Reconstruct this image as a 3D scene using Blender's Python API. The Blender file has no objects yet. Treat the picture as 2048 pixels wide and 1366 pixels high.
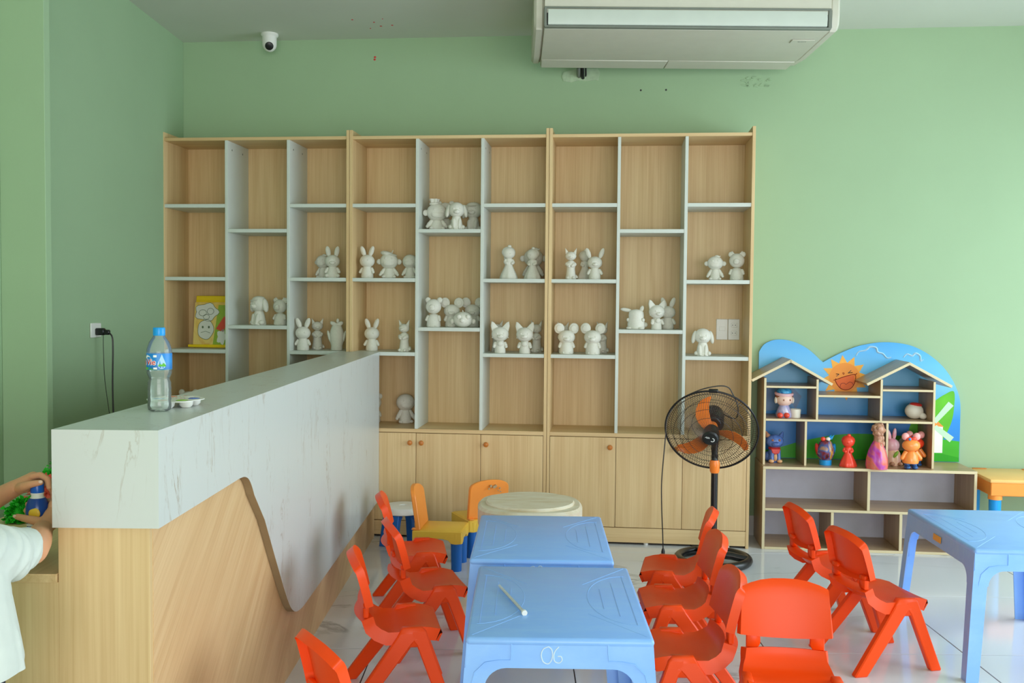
import bpy, bmesh, math, random
from mathutils import Vector, Matrix, Euler, noise

C = bpy.context.scene
COL = C.collection
PI = math.pi
random.seed(4)

# ------------------------------------------------------------------ camera
cam_d = bpy.data.cameras.new('camera')
cam = bpy.data.objects.new('camera', cam_d)
COL.objects.link(cam)
C.camera = cam
cam_d.sensor_width = 36.0
cam_d.lens = 1966.6 * 36.0 / 2048.0
cam_d.clip_start = 0.05
CAM_H, CAM_YAW, CAM_PITCH, CAM_ROLL = 1.410, 0.004917, 0.039129, 0.008612
fw = Vector((-math.sin(CAM_YAW) * math.cos(CAM_PITCH), math.cos(CAM_YAW) * math.cos(CAM_PITCH), -math.sin(CAM_PITCH)))
r0 = Vector((math.cos(CAM_YAW), math.sin(CAM_YAW), 0))
u0 = r0.cross(fw)
rr = math.cos(CAM_ROLL) * r0 + math.sin(CAM_ROLL) * u0
uu = -math.sin(CAM_ROLL) * r0 + math.cos(CAM_ROLL) * u0
cam.matrix_world = Matrix(((rr.x, uu.x, -fw.x, 0), (rr.y, uu.y, -fw.y, 0), (rr.z, uu.z, -fw.z, CAM_H), (0, 0, 0, 1)))

# ------------------------------------------------------------------ exposure, world, daylight
C.view_settings.view_transform = 'Standard'
C.view_settings.look = 'None'
C.view_settings.gamma = 1.0
C.view_settings.use_curve_mapping = False
C.view_settings.exposure = 0.0
try:
    C.cycles.max_bounces = 10
    C.cycles.diffuse_bounces = 5
except Exception:
    pass

w = bpy.data.worlds.new('sky')
C.world = w
w.use_nodes = True
wb = w.node_tree.nodes['Background']
wb.inputs[0].default_value = (0.72, 0.86, 1.0, 1)
wb.inputs[1].default_value = 1.0


def area(name, loc, rot, sx, sy, power, color):
    d = bpy.data.lights.new(name, 'AREA')
    d.shape = 'RECTANGLE'
    d.size, d.size_y, d.energy, d.color = sx, sy, power, color
    o = bpy.data.objects.new(name, d)
    o.location = loc
    o.rotation_euler = rot
    COL.objects.link(o)
    return o


# daylight through the glazed right side and through the shop front behind the camera
area('daylight_right_window', (4.18, 3.0, 1.3), (0, PI / 2 - 0.30, 0), 2.2, 4.4, 195, (0.78, 0.89, 1.0))
area('daylight_shop_front', (1.2, -4.78, 1.4), (PI / 2 - 0.04, 0, 0.04), 5.0, 2.3, 262, (1.0, 0.95, 0.93))


# ------------------------------------------------------------------ materials
def srgb(r, g, b):
    def f(c):
        c /= 255.0
        return c / 12.92 if c <= 0.04045 else ((c + 0.055) / 1.055) ** 2.4
    return (f(r), f(g), f(b), 1.0)


def newmat(name):
    m = bpy.data.materials.new(name)
    m.use_nodes = True
    nt = m.node_tree
    b = nt.nodes['Principled BSDF']
    return m, nt, b


def N(nt, t, **kw):
    n = nt.nodes.new(t)
    for k, v in kw.items():
        setattr(n, k, v)
    return n


def plain(name, col, rough=0.5, spec=0.5, var=0.04, scale=12.0, bump=0.0, bscale=60.0, metal=0.0, coat=0.0, sss=0.0):
    m, nt, b = newmat(name)
    c = srgb(*col)
    tc = N(nt, 'ShaderNodeTexCoord')
    nz = N(nt, 'ShaderNodeTexNoise')
    nz.inputs['Scale'].default_value = scale
    nz.inputs['Detail'].default_value = 4
    nt.links.new(tc.outputs['Object'], nz.inputs['Vector'])
    rp = N(nt, 'ShaderNodeValToRGB')
    rp.color_ramp.elements[0].position = 0.3
    rp.color_ramp.elements[1].position = 0.7
    rp.color_ramp.elements[0].color = tuple(x * (1 - var) for x in c[:3]) + (1,)
    rp.color_ramp.elements[1].color = tuple(min(1, x * (1 + var)) for x in c[:3]) + (1,)
    nt.links.new(nz.outputs['Fac'], rp.inputs['Fac'])
    nt.links.new(rp.outputs['Color'], b.inputs['Base Color'])
    b.inputs['Roughness'].default_value = rough
    b.inputs['Specular IOR Level'].default_value = spec
    b.inputs['Metallic'].default_value = metal
    if coat:
        b.inputs['Coat Weight'].default_value = coat
        b.inputs['Coat Roughness'].default_value = 0.1
    if sss:
        b.inputs['Subsurface Weight'].default_value = sss
        b.inputs['Subsurface Scale'].default_value = 0.01
    if bump:
        n2 = N(nt, 'ShaderNodeTexNoise')
        n2.inputs['Scale'].default_value = bscale
        n2.inputs['Detail'].default_value = 5
        nt.links.new(tc.outputs['Object'], n2.inputs['Vector'])
        bp = N(nt, 'ShaderNodeBump')
        bp.inputs['Strength'].default_value = bump
        bp.inputs['Distance'].default_value = 0.004
        nt.links.new(n2.outputs['Fac'], bp.inputs['Height'])
        nt.links.new(bp.outputs['Normal'], b.inputs['Normal'])
    return m


def wood(name, axis, dark, mid, light, rough=0.45, tilt=0.0, band=None):
    m, nt, b = newmat(name)
    tc = N(nt, 'ShaderNodeTexCoord')
    oi = N(nt, 'ShaderNodeObjectInfo')
    add = N(nt, 'ShaderNodeVectorMath', operation='ADD')
    mul = N(nt, 'ShaderNodeVectorMath', operation='SCALE')
    cmb = N(nt, 'ShaderNodeCombineXYZ')
    for i in range(3):
        nt.links.new(oi.outputs['Random'], cmb.inputs[i])
    mul.inputs['Scale'].default_value = 7.0
    nt.links.new(cmb.outputs[0], mul.inputs[0])
    nt.links.new(tc.outputs['Object'], add.inputs[0])
    nt.links.new(mul.outputs[0], add.inputs[1])
    mp0 = N(nt, 'ShaderNodeMapping')
    mp0.inputs['Rotation'].default_value = (tilt, 0, 0)
    nt.links.new(add.outputs[0], mp0.inputs['Vector'])
    mp = N(nt, 'ShaderNodeMapping')
    sc = {'x': (0.35, 7, 7), 'y': (7, 0.35, 7), 'z': (7, 7, 0.35)}[axis]
    mp.inputs['Scale'].default_value = sc
    nt.links.new(mp0.outputs[0], mp.inputs['Vector'])
    n1 = N(nt, 'ShaderNodeTexNoise')
    n1.inputs['Scale'].default_value = 2.2
    n1.inputs['Detail'].default_value = 4
    n1.inputs['Distortion'].default_value = 0.9
    nt.links.new(mp.outputs[0], n1.inputs['Vector'])
    mp2 = N(nt, 'ShaderNodeMapping')
    sc2 = {'x': (1.2, 90, 90), 'y': (90, 1.2, 90), 'z': (90, 90, 1.2)}[axis]
    mp2.inputs['Scale'].default_value = sc2
    nt.links.new(mp0.outputs[0], mp2.inputs['Vector'])
    n2 = N(nt, 'ShaderNodeTexNoise')
    n2.inputs['Scale'].default_value = 1.6
    n2.inputs['Detail'].default_value = 3
    nt.links.new(mp2.outputs[0], n2.inputs['Vector'])
    mx = N(nt, 'ShaderNodeMix', data_type='FLOAT')
    mx.inputs['Factor'].default_value = 0.42
    nt.links.new(n1.outputs['Fac'], mx.inputs[2])
    nt.links.new(n2.outputs['Fac'], mx.inputs[3])
    rp = N(nt, 'ShaderNodeValToRGB')
    e = rp.color_ramp.elements
    e[0].position, e[0].color = 0.30, srgb(*dark)
    e[1].position, e[1].color = 0.70, srgb(*light)
    k = e.new(0.5)
    k.color = srgb(*mid)
    nt.links.new(mx.outputs[0], rp.inputs['Fac'])
    nt.links.new(rp.outputs['Color'], b.inputs['Base Color'])
    if band:
        # pale edge banding glued on the narrow front edges (object -y)
        sn = N(nt, 'ShaderNodeSeparateXYZ')
        nt.links.new(tc.outputs['Normal'], sn.inputs[0])
        lt = N(nt, 'ShaderNodeMath', operation='LESS_THAN')
        lt.inputs[1].default_value = -0.6
        nt.links.new(sn.outputs[1], lt.inputs[0])
        mb_ = N(nt, 'ShaderNodeMix', data_type='RGBA')
        mb_.inputs[7].default_value = srgb(*band)
        nt.links.new(lt.outputs[0], mb_.inputs['Factor'])
        nt.links.new(rp.outputs['Color'], mb_.inputs[6])
        nt.links.new(mb_.outputs[2], b.inputs['Base Color'])
    b.inputs['Roughness'].default_value = rough
    bp = N(nt, 'ShaderNodeBump')
    bp.inputs['Strength'].default_value = 0.08
    bp.inputs['Distance'].default_value = 0.001
    nt.links.new(n2.outputs['Fac'], bp.inputs['Height'])
    nt.links.new(bp.outputs['Normal'], b.inputs['Normal'])
    return m


def marble(name, base, vein, scale, stretch, rough, thin=0.05, amount=0.8, coord='Object', coat=0.0, spec=0.5):
    m, nt, b = newmat(name)
    tc = N(nt, 'ShaderNodeTexCoord')
    if coord == 'World':
        ge = N(nt, 'ShaderNodeNewGeometry')
        src = ge.outputs['Position']
    else:
        src = tc.outputs['Object']
    mp = N(nt, 'ShaderNodeMapping')
    mp.inputs['Scale'].default_value = stretch
    nt.links.new(src, mp.inputs['Vector'])
    n1 = N(nt, 'ShaderNodeTexNoise')
    n1.inputs['Scale'].default_value = scale
    n1.inputs['Detail'].default_value = 7
    n1.inputs['Roughness'].default_value = 0.55
    n1.inputs['Distortion'].default_value = 1.1
    nt.links.new(mp.outputs[0], n1.inputs['Vector'])
    s = N(nt, 'ShaderNodeMath', operation='SUBTRACT')
    s.inputs[1].default_value = 0.5
    nt.links.new(n1.outputs['Fac'], s.inputs[0])
    a = N(nt, 'ShaderNodeMath', operation='ABSOLUTE')
    nt.links.new(s.outputs[0], a.inputs[0])
    rp = N(nt, 'ShaderNodeValToRGB')
    rp.color_ramp.elements[0].position = 0.0
    rp.color_ramp.elements[0].color = (1, 1, 1, 1)
    rp.color_ramp.elements[1].position = thin
    rp.color_ramp.elements[1].color = (0, 0, 0, 1)
    nt.links.new(a.outputs[0], rp.inputs['Fac'])
    n2 = N(nt, 'ShaderNodeTexNoise')
    n2.inputs['Scale'].default_value = scale * 0.8
    n2.inputs['Detail'].default_value = 3
    nt.links.new(mp.outputs[0], n2.inputs['Vector'])
    r2 = N(nt, 'ShaderNodeValToRGB')
    r2.color_ramp.elements[0].position = 0.48
    r2.color_ramp.elements[1].position = 0.70
    nt.links.new(n2.outputs['Fac'], r2.inputs['Fac'])
    mu = N(nt, 'ShaderNodeMath', operation='MULTIPLY')
    nt.links.new(rp.outputs['Color'], mu.inputs[0])
    nt.links.new(r2.outputs['Color'], mu.inputs[1])
    m2 = N(nt, 'ShaderNodeMath', operation='MULTIPLY')
    m2.inputs[1].default_value = amount
    nt.links.new(mu.outputs[0], m2.inputs[0])
    mx = N(nt, 'ShaderNodeMix', data_type='RGBA')
    mx.inputs[6].default_value = srgb(*base)
    mx.inputs[7].default_value = srgb(*vein)
    nt.links.new(m2.outputs[0], mx.inputs['Factor'])
    nt.links.new(mx.outputs[2], b.inputs['Base Color'])
    b.inputs['Roughness'].default_value = rough
    b.inputs['Specular IOR Level'].default_value = spec
    if coat:
        b.inputs['Coat Weight'].default_value = coat
        b.inputs['Coat Roughness'].default_value = 0.04
    return m


def glassy(name, col, rough=0.03, ior=1.35, alpha=0.5):
    # clear thin plastic: mostly transparent with glossy reflections
    m, nt, b = newmat(name)
    out = nt.nodes['Material Output']
    tr = N(nt, 'ShaderNodeBsdfTransparent')
    tr.inputs[0].default_value = srgb(*col)
    gl = N(nt, 'ShaderNodeBsdfGlossy')
    gl.inputs['Roughness'].default_value = rough
    df = N(nt, 'ShaderNodeBsdfDiffuse')
    df.inputs[0].default_value = srgb(235, 245, 240)
    fr = N(nt, 'ShaderNodeFresnel')
    fr.inputs['IOR'].default_value = ior
    m1 = N(nt, 'ShaderNodeMixShader')
    m2 = N(nt, 'ShaderNodeMixShader')
    m1.inputs[0].default_value = alpha
    nt.links.new(tr.outputs[0], m1.inputs[1])
    nt.links.new(df.outputs[0], m1.inputs[2])
    nt.links.new(fr.outputs[0], m2.inputs[0])
    nt.links.new(m1.outputs[0], m2.inputs[1])
    nt.links.new(gl.outputs[0], m2.inputs[2])
    nt.links.new(m2.outputs[0], out.inputs['Surface'])
    return m


def scuffed(name, col, worn, rough, spec=0.5):
    # coloured plastic with faint paler scuffing
    m, nt, b = newmat(name)
    tc = N(nt, 'ShaderNodeTexCoord')
    mp = N(nt, 'ShaderNodeMapping')
    mp.inputs['Scale'].default_value = (3, 9, 5)
    mp.inputs['Rotation'].default_value = (0, 0, 0.5)
    nt.links.new(tc.outputs['Object'], mp.inputs['Vector'])
    nz = N(nt, 'ShaderNodeTexNoise')
    nz.inputs['Scale'].default_value = 2.5
    nz.inputs['Detail'].default_value = 8
    nz.inputs['Roughness'].default_value = 0.65
    nt.links.new(mp.outputs[0], nz.inputs['Vector'])
    rp = N(nt, 'ShaderNodeValToRGB')
    rp.color_ramp.elements[0].position = 0.42
    rp.color_ramp.elements[0].color = srgb(*col)
    rp.color_ramp.elements[1].position = 0.72
    rp.color_ramp.elements[1].color = srgb(*worn)
    nt.links.new(nz.outputs['Fac'], rp.inputs['Fac'])
    nt.links.new(rp.outputs['Color'], b.inputs['Base Color'])
    r2 = N(nt, 'ShaderNodeMapRange')
    r2.inputs['To Min'].default_value = rough
    r2.inputs['To Max'].default_value = rough + 0.2
    nt.links.new(nz.outputs['Fac'], r2.inputs['Value'])
    nt.links.new(r2.outputs[0], b.inputs['Roughness'])
    b.inputs['Specular IOR Level'].default_value = spec
    return m


def daub(name, cols, scale=14.0, rough=0.25):
    # hand painted plaster: several wet colours run into each other
    m, nt, b = newmat(name)
    tc = N(nt, 'ShaderNodeTexCoord')
    nz = N(nt, 'ShaderNodeTexNoise')
    nz.inputs['Scale'].default_value = scale
    nz.inputs['Detail'].default_value = 3
    nz.inputs['Distortion'].default_value = 1.5
    nt.links.new(tc.outputs['Object'], nz.inputs['Vector'])
    rp = N(nt, 'ShaderNodeValToRGB')
    e = rp.color_ramp.elements
    n = len(cols)
    e[0].position, e[0].color = 0.3, srgb(*cols[0])
    e[1].position, e[1].color = 0.7, srgb(*cols[-1])
    for i in range(1, n - 1):
        k = e.new(0.3 + 0.4 * i / (n - 1))
        k.color = srgb(*cols[i])
    nt.links.new(nz.outputs['Fac'], rp.inputs['Fac'])
    nt.links.new(rp.outputs['Color'], b.inputs['Base Color'])
    b.inputs['Roughness'].default_value = rough
    return m


def gradient(name, stops, axis=2, lo=0.0, hi=1.0, rough=0.4):
    # printed colour blend along one object axis
    m, nt, b = newmat(name)
    tc = N(nt, 'ShaderNodeTexCoord')
    sp = N(nt, 'ShaderNodeSeparateXYZ')
    nt.links.new(tc.outputs['Object'], sp.inputs[0])
    mr = N(nt, 'ShaderNodeMapRange')
    mr.inputs['From Min'].default_value = lo
    mr.inputs['From Max'].default_value = hi
    nt.links.new(sp.outputs[axis], mr.inputs['Value'])
    rp = N(nt, 'ShaderNodeValToRGB')
    e = rp.color_ramp.elements
    e[0].position, e[0].color = stops[0][0], srgb(*stops[0][1])
    e[1].position, e[1].color = stops[-1][0], srgb(*stops[-1][1])
    for p, c in stops[1:-1]:
        e.new(p).color = srgb(*c)
    nt.links.new(mr.outputs[0], rp.inputs['Fac'])
    nt.links.new(rp.outputs['Color'], b.inputs['Base Color'])
    b.inputs['Roughness'].default_value = rough
    return m


OAK = ((202, 166, 116), (217, 186, 136), (229, 201, 152))
M = {
    'wall': plain('green_wall_paint', (159, 186, 149), 0.75, 0.3, 0.015, 3.0, 0.05, 90),
    'ceiling': plain('ceiling_paint', (206, 211, 198), 0.85, 0.2, 0.02, 2.0),
    'skirting': plain('skirting_tile', (222, 224, 226), 0.25, 0.5, 0.02),
    'tile': marble('floor_tile', (216, 218, 220), (132, 132, 134), 0.9, (1.0, 2.2, 1.0), 0.10, 0.022, 0.75, 'World'),
    'grout': plain('grout', (74, 58, 46), 0.8),
    'oak_z': wood('oak_upright', 'z', *OAK),
    'oak_x': wood('oak_level', 'x', *OAK),
    'oak_y': wood('oak_deep', 'y', *OAK),
    'oak_t': wood('oak_slant', 'y', (202, 160, 112), (216, 178, 130), (228, 194, 148), 0.45, -0.6),
    'toy_z': wood('toy_oak_upright', 'z', (160, 130, 96), (178, 148, 112), (192, 164, 126), 0.4, 0.0, (216, 200, 160)),  # toy oaks: darker wood, with the shelf's inner shade mixed into the face colour
    'toy_x': wood('toy_oak_level', 'x', (160, 130, 96), (178, 148, 112), (192, 164, 126), 0.35, 0.0, (216, 200, 160)),
    'edge': plain('oak_edge_band', (214, 178, 128), 0.5, 0.4, 0.05, 8),
    'mdf': plain('raw_board_edge', (152, 130, 98), 0.8, 0.2),
    'melamine': plain('white_melamine', (208, 214, 206), 0.45, 0.4, 0.015),
    'marble_top': marble('white_stone_laminate', (206, 211, 208), (150, 130, 106), 11.0, (1.0, 1.0, 0.28), 0.32, 0.016, 0.7),
    'plaster': plain('white_plaster', (222, 220, 208), 0.7, 0.3, 0.03, 20, 0.12, 120),
    'red': plain('orange_red_plastic', (243, 74, 11), 0.36, 0.28, 0.03, 4),
    'blue': scuffed('light_blue_plastic', (136, 186, 255), (148, 196, 255), 0.22),
    'dkblue': plain('blue_plastic', (8, 98, 182), 0.4, 0.5, 0.03),
    'yellow': plain('yellow_plastic', (240, 196, 70), 0.38, 0.5, 0.02),
    'orange': plain('orange_plastic', (255, 154, 62), 0.38, 0.5, 0.03),
    'cream': scuffed('cream_plastic', (232, 222, 200), (216, 196, 160), 0.4),
    'white_pl': plain('white_plastic', (232, 232, 226), 0.35, 0.5, 0.02),
    'ac': plain('unit_shell', (204, 202, 186), 0.45, 0.4, 0.02),
    'ac_flap': plain('unit_flap', (202, 210, 200), 0.35, 0.4, 0.02),
    'grey': plain('grey_trim', (120, 126, 116), 0.5),
    'black': plain('black_plastic', (22, 22, 24), 0.35, 0.5, 0.05),
    'black_metal': plain('black_enamel', (26, 25, 25), 0.3, 0.5, 0.05),
    'wire': plain('guard_wire', (52, 38, 28), 0.35, 0.5, 0.05),
    'blade': plain('fan_blade', (255, 132, 42), 0.3, 0.5, 0.03),
    'knob': plain('turned_wood_knob', (196, 116, 44), 0.35, 0.5, 0.08),
    'skin': plain('skin', (222, 160, 122), 0.5, 0.4, 0.04, 25, 0, 60, 0, 0, 0.15),
    'shirt': plain('white_cotton', (208, 214, 208), 0.9, 0.1, 0.02, 30, 0.15, 40),
    'dark_cloth': plain('dark_cotton', (60, 62, 72), 0.9, 0.1, 0.05),
    'hair': plain('black_hair', (26, 20, 18), 0.5, 0.4, 0.1),
    'pet': glassy('clear_bottle', (250, 253, 251), 0.06, 1.36, 0.16),
    'water': glassy('bottle_water', (250, 253, 252), 0.02, 1.2, 0.05),
    'cap_blue': plain('cyan_cap', (14, 150, 226), 0.35),
    'label_blue': gradient('bottle_label', [(0.0, (70, 170, 70)), (0.14, (20, 110, 190)), (0.5, (30, 140, 214)), (1.0, (24, 130, 214))], 2, 0.108, 0.158),
    'white': plain('white_print', (246, 248, 248), 0.5),
    'redprint': plain('red_print', (214, 40, 44), 0.5),
    'green_print': plain('green_print', (96, 186, 60), 0.5),
    'chalk': plain('chalk_line', (214, 230, 244), 0.7),
    'tube': glassy('frosted_tube', (250, 253, 255), 0.1, 1.4, 0.5),
    'sticker': plain('gold_sticker', (226, 170, 60), 0.4),
}


# ------------------------------------------------------------------ mesh helpers
class MB:
    def __init__(self):
        self.bm = bmesh.new()

    def _xf(self, vs, M_):
        if M_ is not None:
            bmesh.ops.transform(self.bm, matrix=M_, verts=vs)

    def box(self, c, s, bev=0.0, M_=None, seg=1):
        t = bmesh.new()
        bmesh.ops.create_cube(t, size=1.0)
        bmesh.ops.scale(t, vec=s, verts=t.verts)
        if bev > 0:
            bmesh.ops.bevel(t, geom=list(t.edges), offset=bev, segments=seg, affect='EDGES', profile=0.5)
        bmesh.ops.translate(t, vec=c, verts=t.verts)
        if M_ is not None:
            bmesh.ops.transform(t, matrix=M_, verts=t.verts)
        self.merge(t)
        return self

    def bb(self, x0, x1, y0, y1, z0, z1, bev=0.0, M_=None, seg=1):
        return self.box(((x0 + x1) / 2, (y0 + y1) / 2, (z0 + z1) / 2), (abs(x1 - x0), abs(y1 - y0), abs(z1 - z0)), bev, M_, seg)

    def merge(self, t):
        me = bpy.data.meshes.new('tmp')
        t.to_mesh(me)
        t.free()
        self.bm.from_mesh(me)
        bpy.data.meshes.remove(me)

    def prism(self, pts, plane, a, b, bev=0.0, M_=None):
        # polygon pts in 'xz' (extruded along y), 'xy' (along z) or 'yz' (along x)
        t = bmesh.new()
        def p3(p, d):
            return {'xz': (p[0], d, p[1]), 'xy': (p[0], p[1], d), 'yz': (d, p[0], p[1])}[plane]
        va = [t.verts.new(p3(p, a)) for p in pts]
        vb = [t.verts.new(p3(p, b)) for p in pts]
        n = len(pts)
        fa = t.faces.new(va)
        fb = t.faces.new(vb[::-1])
        for i in range(n):
            j = (i + 1) % n
            t.faces.new((va[j], va[i], vb[i], vb[j]))
        bmesh.ops.recalc_face_normals(t, faces=t.faces)
        if bev > 0:
            es = list({e for f in (fa, fb) for e in f.edges})
            bmesh.ops.bevel(t, geom=es, offset=bev, segments=1, affect='EDGES')
        if M_ is not None:
            bmesh.ops.transform(t, matrix=M_, verts=t.verts)
        self.merge(t)
        return self

    def lathe(self, prof, seg=24, M_=None, wave=None):
        bm = self.bm
        rings = []
        new = []
        for r, z in prof:
            if r < 1e-5:
                v = bm.verts.new((0, 0, z))
                rings.append([v])
                new.append(v)
            else:
                ring = []
                for i in range(seg):
                    a = 2 * PI * i / seg
                    q = r * (wave(a, z) if wave else 1.0)
                    ring.append(bm.verts.new((q * math.cos(a), q * math.sin(a), z)))
                rings.append(ring)
                new += ring
        for A, B in zip(rings[:-1], rings[1:]):
            for i in range(seg):
                j = (i + 1) % seg
                if len(A) == 1 and len(B) == 1:
                    continue
                if len(A) == 1:
                    bm.faces.new((A[0], B[j], B[i]))
                elif len(B) == 1:
                    bm.faces.new((A[i], A[j], B[0]))
                else:
                    bm.faces.new((A[i], A[j], B[j], B[i]))
        for R in (rings[0], rings[-1]):
            if len(R) > 2:
                bm.faces.new(R)
        self._xf(new, M_)
        return self

    def ell(self, c, r, rot=(0, 0, 0), seg=16, rings=10):
        M_ = Matrix.Translation(c) @ Euler(rot).to_matrix().to_4x4() @ Matrix.Diagonal((r[0], r[1], r[2], 1))
        prof = [(math.sin(PI * i / rings), -math.cos(PI * i / rings)) for i in range(rings + 1)]
        prof[0] = (0, -1)
        prof[-1] = (0, 1)
        return self.lathe(prof, seg, M_)

    def cone(self, a, b, ra, rb, seg=12, cap=True):
        a, b = Vector(a), Vector(b)
        d = b - a
        q = d.to_track_quat('Z', 'Y').to_matrix().to_4x4()
        M_ = Matrix.Translation(a) @ q
        L = d.length
        prof = [(ra, 0), (rb, L)]
        return self.lathe(prof, seg, M_)

    def tube(self, pts, r, seg=8, closed=False):
        bm = self.bm
        pts = [Vector(p) for p in pts]
        n = len(pts)
        rad = r if isinstance(r, (list, tuple)) else [r] * n
        rings = []
        up = None
        for i, p in enumerate(pts):
            if closed:
                d = pts[(i + 1) % n] - pts[i - 1]
            else:
                d = pts[min(i + 1, n - 1)] - pts[max(i - 1, 0)]
            d.normalize()
            if up is None:
                up = Vector((0, 0, 1)) if abs(d.z) < 0.9 else Vector((1, 0, 0))
            s = d.cross(up)
            s.normalize()
            up = s.cross(d)
            up.normalize()
            rings.append([bm.verts.new(p + rad[i] * (math.cos(2 * PI * k / seg) * s + math.sin(2 * PI * k / seg) * up)) for k in range(seg)])
        m = n if closed else n - 1
        for i in range(m):
            A, B = rings[i], rings[(i + 1) % n]
            off = 0
            if closed and i == n - 1:
                off = min(range(seg), key=lambda o: (A[0].co - B[o].co).length)
            for k in range(seg):
                bm.faces.new((A[k], A[(k + 1) % seg], B[(k + 1 + off) % seg], B[(k + off) % seg]))
        if not closed:
            bm.faces.new(rings[0][::-1])
            bm.faces.new(rings[-1])
        return self

    def shell(self, fn, us, vs, thick, rim, rim0=None):
        # solid sheet from fn(u, v) -> Vector; its edge is turned back by `rim`
        bm = self.bm
        nu, nv = len(us), len(vs)
        P = [[fn(u, v) for v in vs] for u in us]
        def nrm(i, j):
            a = P[min(i + 1, nu - 1)][j] - P[max(i - 1, 0)][j]
            b = P[i][min(j + 1, nv - 1)] - P[i][max(j - 1, 0)]
            q = b.cross(a)
            q.normalize()
            return q
        F, B = [], []
        for i in range(nu):
            fr, br = [], []
            for j in range(nv):
                n_ = nrm(i, j)
                edge = i in (0, nu - 1) or j in (0, nv - 1)
                fr.append(bm.verts.new(P[i][j]))
                br.append(bm.verts.new(P[i][j] - n_ * ((rim0 if (i == 0 and rim0 is not None) else rim) if edge else thick)))
            F.append(fr)
            B.append(br)
        fs = []
        for i in range(nu - 1):
            for j in range(nv - 1):
                fs.append(bm.faces.new((F[i][j], F[i + 1][j], F[i + 1][j + 1], F[i][j + 1])))
                fs.append(bm.faces.new((B[i][j], B[i][j + 1], B[i + 1][j + 1], B[i + 1][j])))
        for i in range(nu - 1):
            fs.append(bm.faces.new((F[i + 1][0], F[i][0], B[i][0], B[i + 1][0])))
            fs.append(bm.faces.new((F[i][-1], F[i + 1][-1], B[i + 1][-1], B[i][-1])))
        for j in range(nv - 1):
            fs.append(bm.faces.new((F[0][j], F[0][j + 1], B[0][j + 1], B[0][j])))
            fs.append(bm.faces.new((F[-1][j + 1], F[-1][j], B[-1][j], B[-1][j + 1])))
        bmesh.ops.recalc_face_normals(bm, faces=fs)
        return self

    def shear_y(self, z0, k):
        for v in self.bm.verts:
            v.co.y += (v.co.z - z0) * k
        return self

    def build(self, name, m, parent=None, angle=38, smooth=True):
        me = bpy.data.meshes.new(name)
        bmesh.ops.recalc_face_normals(self.bm, faces=self.bm.faces)
        self.bm.to_mesh(me)
        self.bm.free()
        me.materials.append(M[m] if isinstance(m, str) else m)
        if smooth:
            me.polygons.foreach_set('use_smooth', [True] * len(me.polygons))
            me.set_sharp_from_angle(angle=math.radians(angle))
        o = bpy.data.objects.new(name, me)
        COL.objects.link(o)
        if parent is not None:
            o.parent = parent
        return o


def tag(o, label, cat, group=None, kind=None):
    o['label'] = label
    o['category'] = cat
    if group:
        o['group'] = group
    if kind:
        o['kind'] = kind
    return o


def thing(name, label, cat, loc=(0, 0, 0), rotz=0.0, group=None):
    o = bpy.data.objects.new(name, None)
    o.empty_display_size = 0.05
    COL.objects.link(o)
    o.location = loc
    o.rotation_euler = (0, 0, rotz)
    tag(o, label, cat, group)
    return o


def struct(o, label=None):
    o['kind'] = 'structure'
    if label:
        o['label'] = label
    return o


KIDS = {}


def dup(root, loc, rotz, label, scale=None):
    # copy of a thing with copies of its parts and their sub-parts (meshes shared)
    r = root.copy()
    COL.objects.link(r)
    r.location = loc
    r.rotation_euler = (0, 0, rotz)
    r['label'] = label
    if scale is not None:
        r.scale = (scale,) * 3
    for ch in list(root.children):
        c = ch.copy()
        COL.objects.link(c)
        c.parent = r
        for g in list(ch.children):
            d = g.copy()
            COL.objects.link(d)
            d.parent = c
    return r


def text_mesh(txt, size, depth, shear=0.0, spacing=1.0, fat=0.0):
    cu = bpy.data.curves.new('txt', 'FONT')
    cu.body = txt
    cu.size = size
    cu.extrude = depth
    cu.shear = shear
    cu.space_character = spacing
    cu.resolution_u = 3
    cu.offset = fat
    o = bpy.data.objects.new('txt', cu)
    COL.objects.link(o)
    bpy.context.view_layer.update()
    me = bpy.data.meshes.new_from_object(o.evaluated_get(bpy.context.evaluated_depsgraph_get()))
    bpy.data.objects.remove(o)
    return me


def text_obj(name, txt, size, depth, m, parent, M_, shear=0.0, spacing=1.0, warp=None, fat=0.0):
    me = text_mesh(txt, size, depth, shear, spacing, fat)
    if warp:
        for v in me.vertices:
            v.co = warp(v.co.copy())
    me.transform(M_)
    me.materials.clear()
    me.materials.append(M[m] if isinstance(m, str) else m)
    me.name = name
    o = bpy.data.objects.new(name, me)
    COL.objects.link(o)
    o.parent = parent
    return o


def catmull(pts, n=8, closed=False):
    P = [Vector(p) for p in pts]
    out = []
    m = len(P)
    rng = range(m) if closed else range(m - 1)
    for i in rng:
        if closed:
            p0, p1, p2, p3 = P[i - 1], P[i], P[(i + 1) % m], P[(i + 2) % m]
        else:
            p0, p1, p2, p3 = P[max(i - 1, 0)], P[i], P[i + 1], P[min(i + 2, m - 1)]
        for k in range(n):
            t = k / n
            out.append(0.5 * ((2 * p1) + (-p0 + p2) * t + (2 * p0 - 5 * p1 + 4 * p2 - p3) * t * t + (-p0 + 3 * p1 - 3 * p2 + p3) * t ** 3))
    if not closed:
        out.append(P[-1])
    return out


# frame of the back wall: the wall, the book units and the toy house stand 5.7 degrees off the tile grid
YS = -0.10016
SD = Vector((math.cos(YS), math.sin(YS), 0))
SN = Vector((-math.sin(YS), math.cos(YS), 0))
P0 = Vector((1.336, 5.643, 0))      # right front foot of the book units


def SP(s, d, z=0.0):
    return P0 + SD * s + SN * d + Vector((0, 0, z))


# ------------------------------------------------------------------ the room
CEIL = 3.06
XL, XR, YN = -2.155, 4.23, -4.86
WALL_D = 0.365


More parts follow.
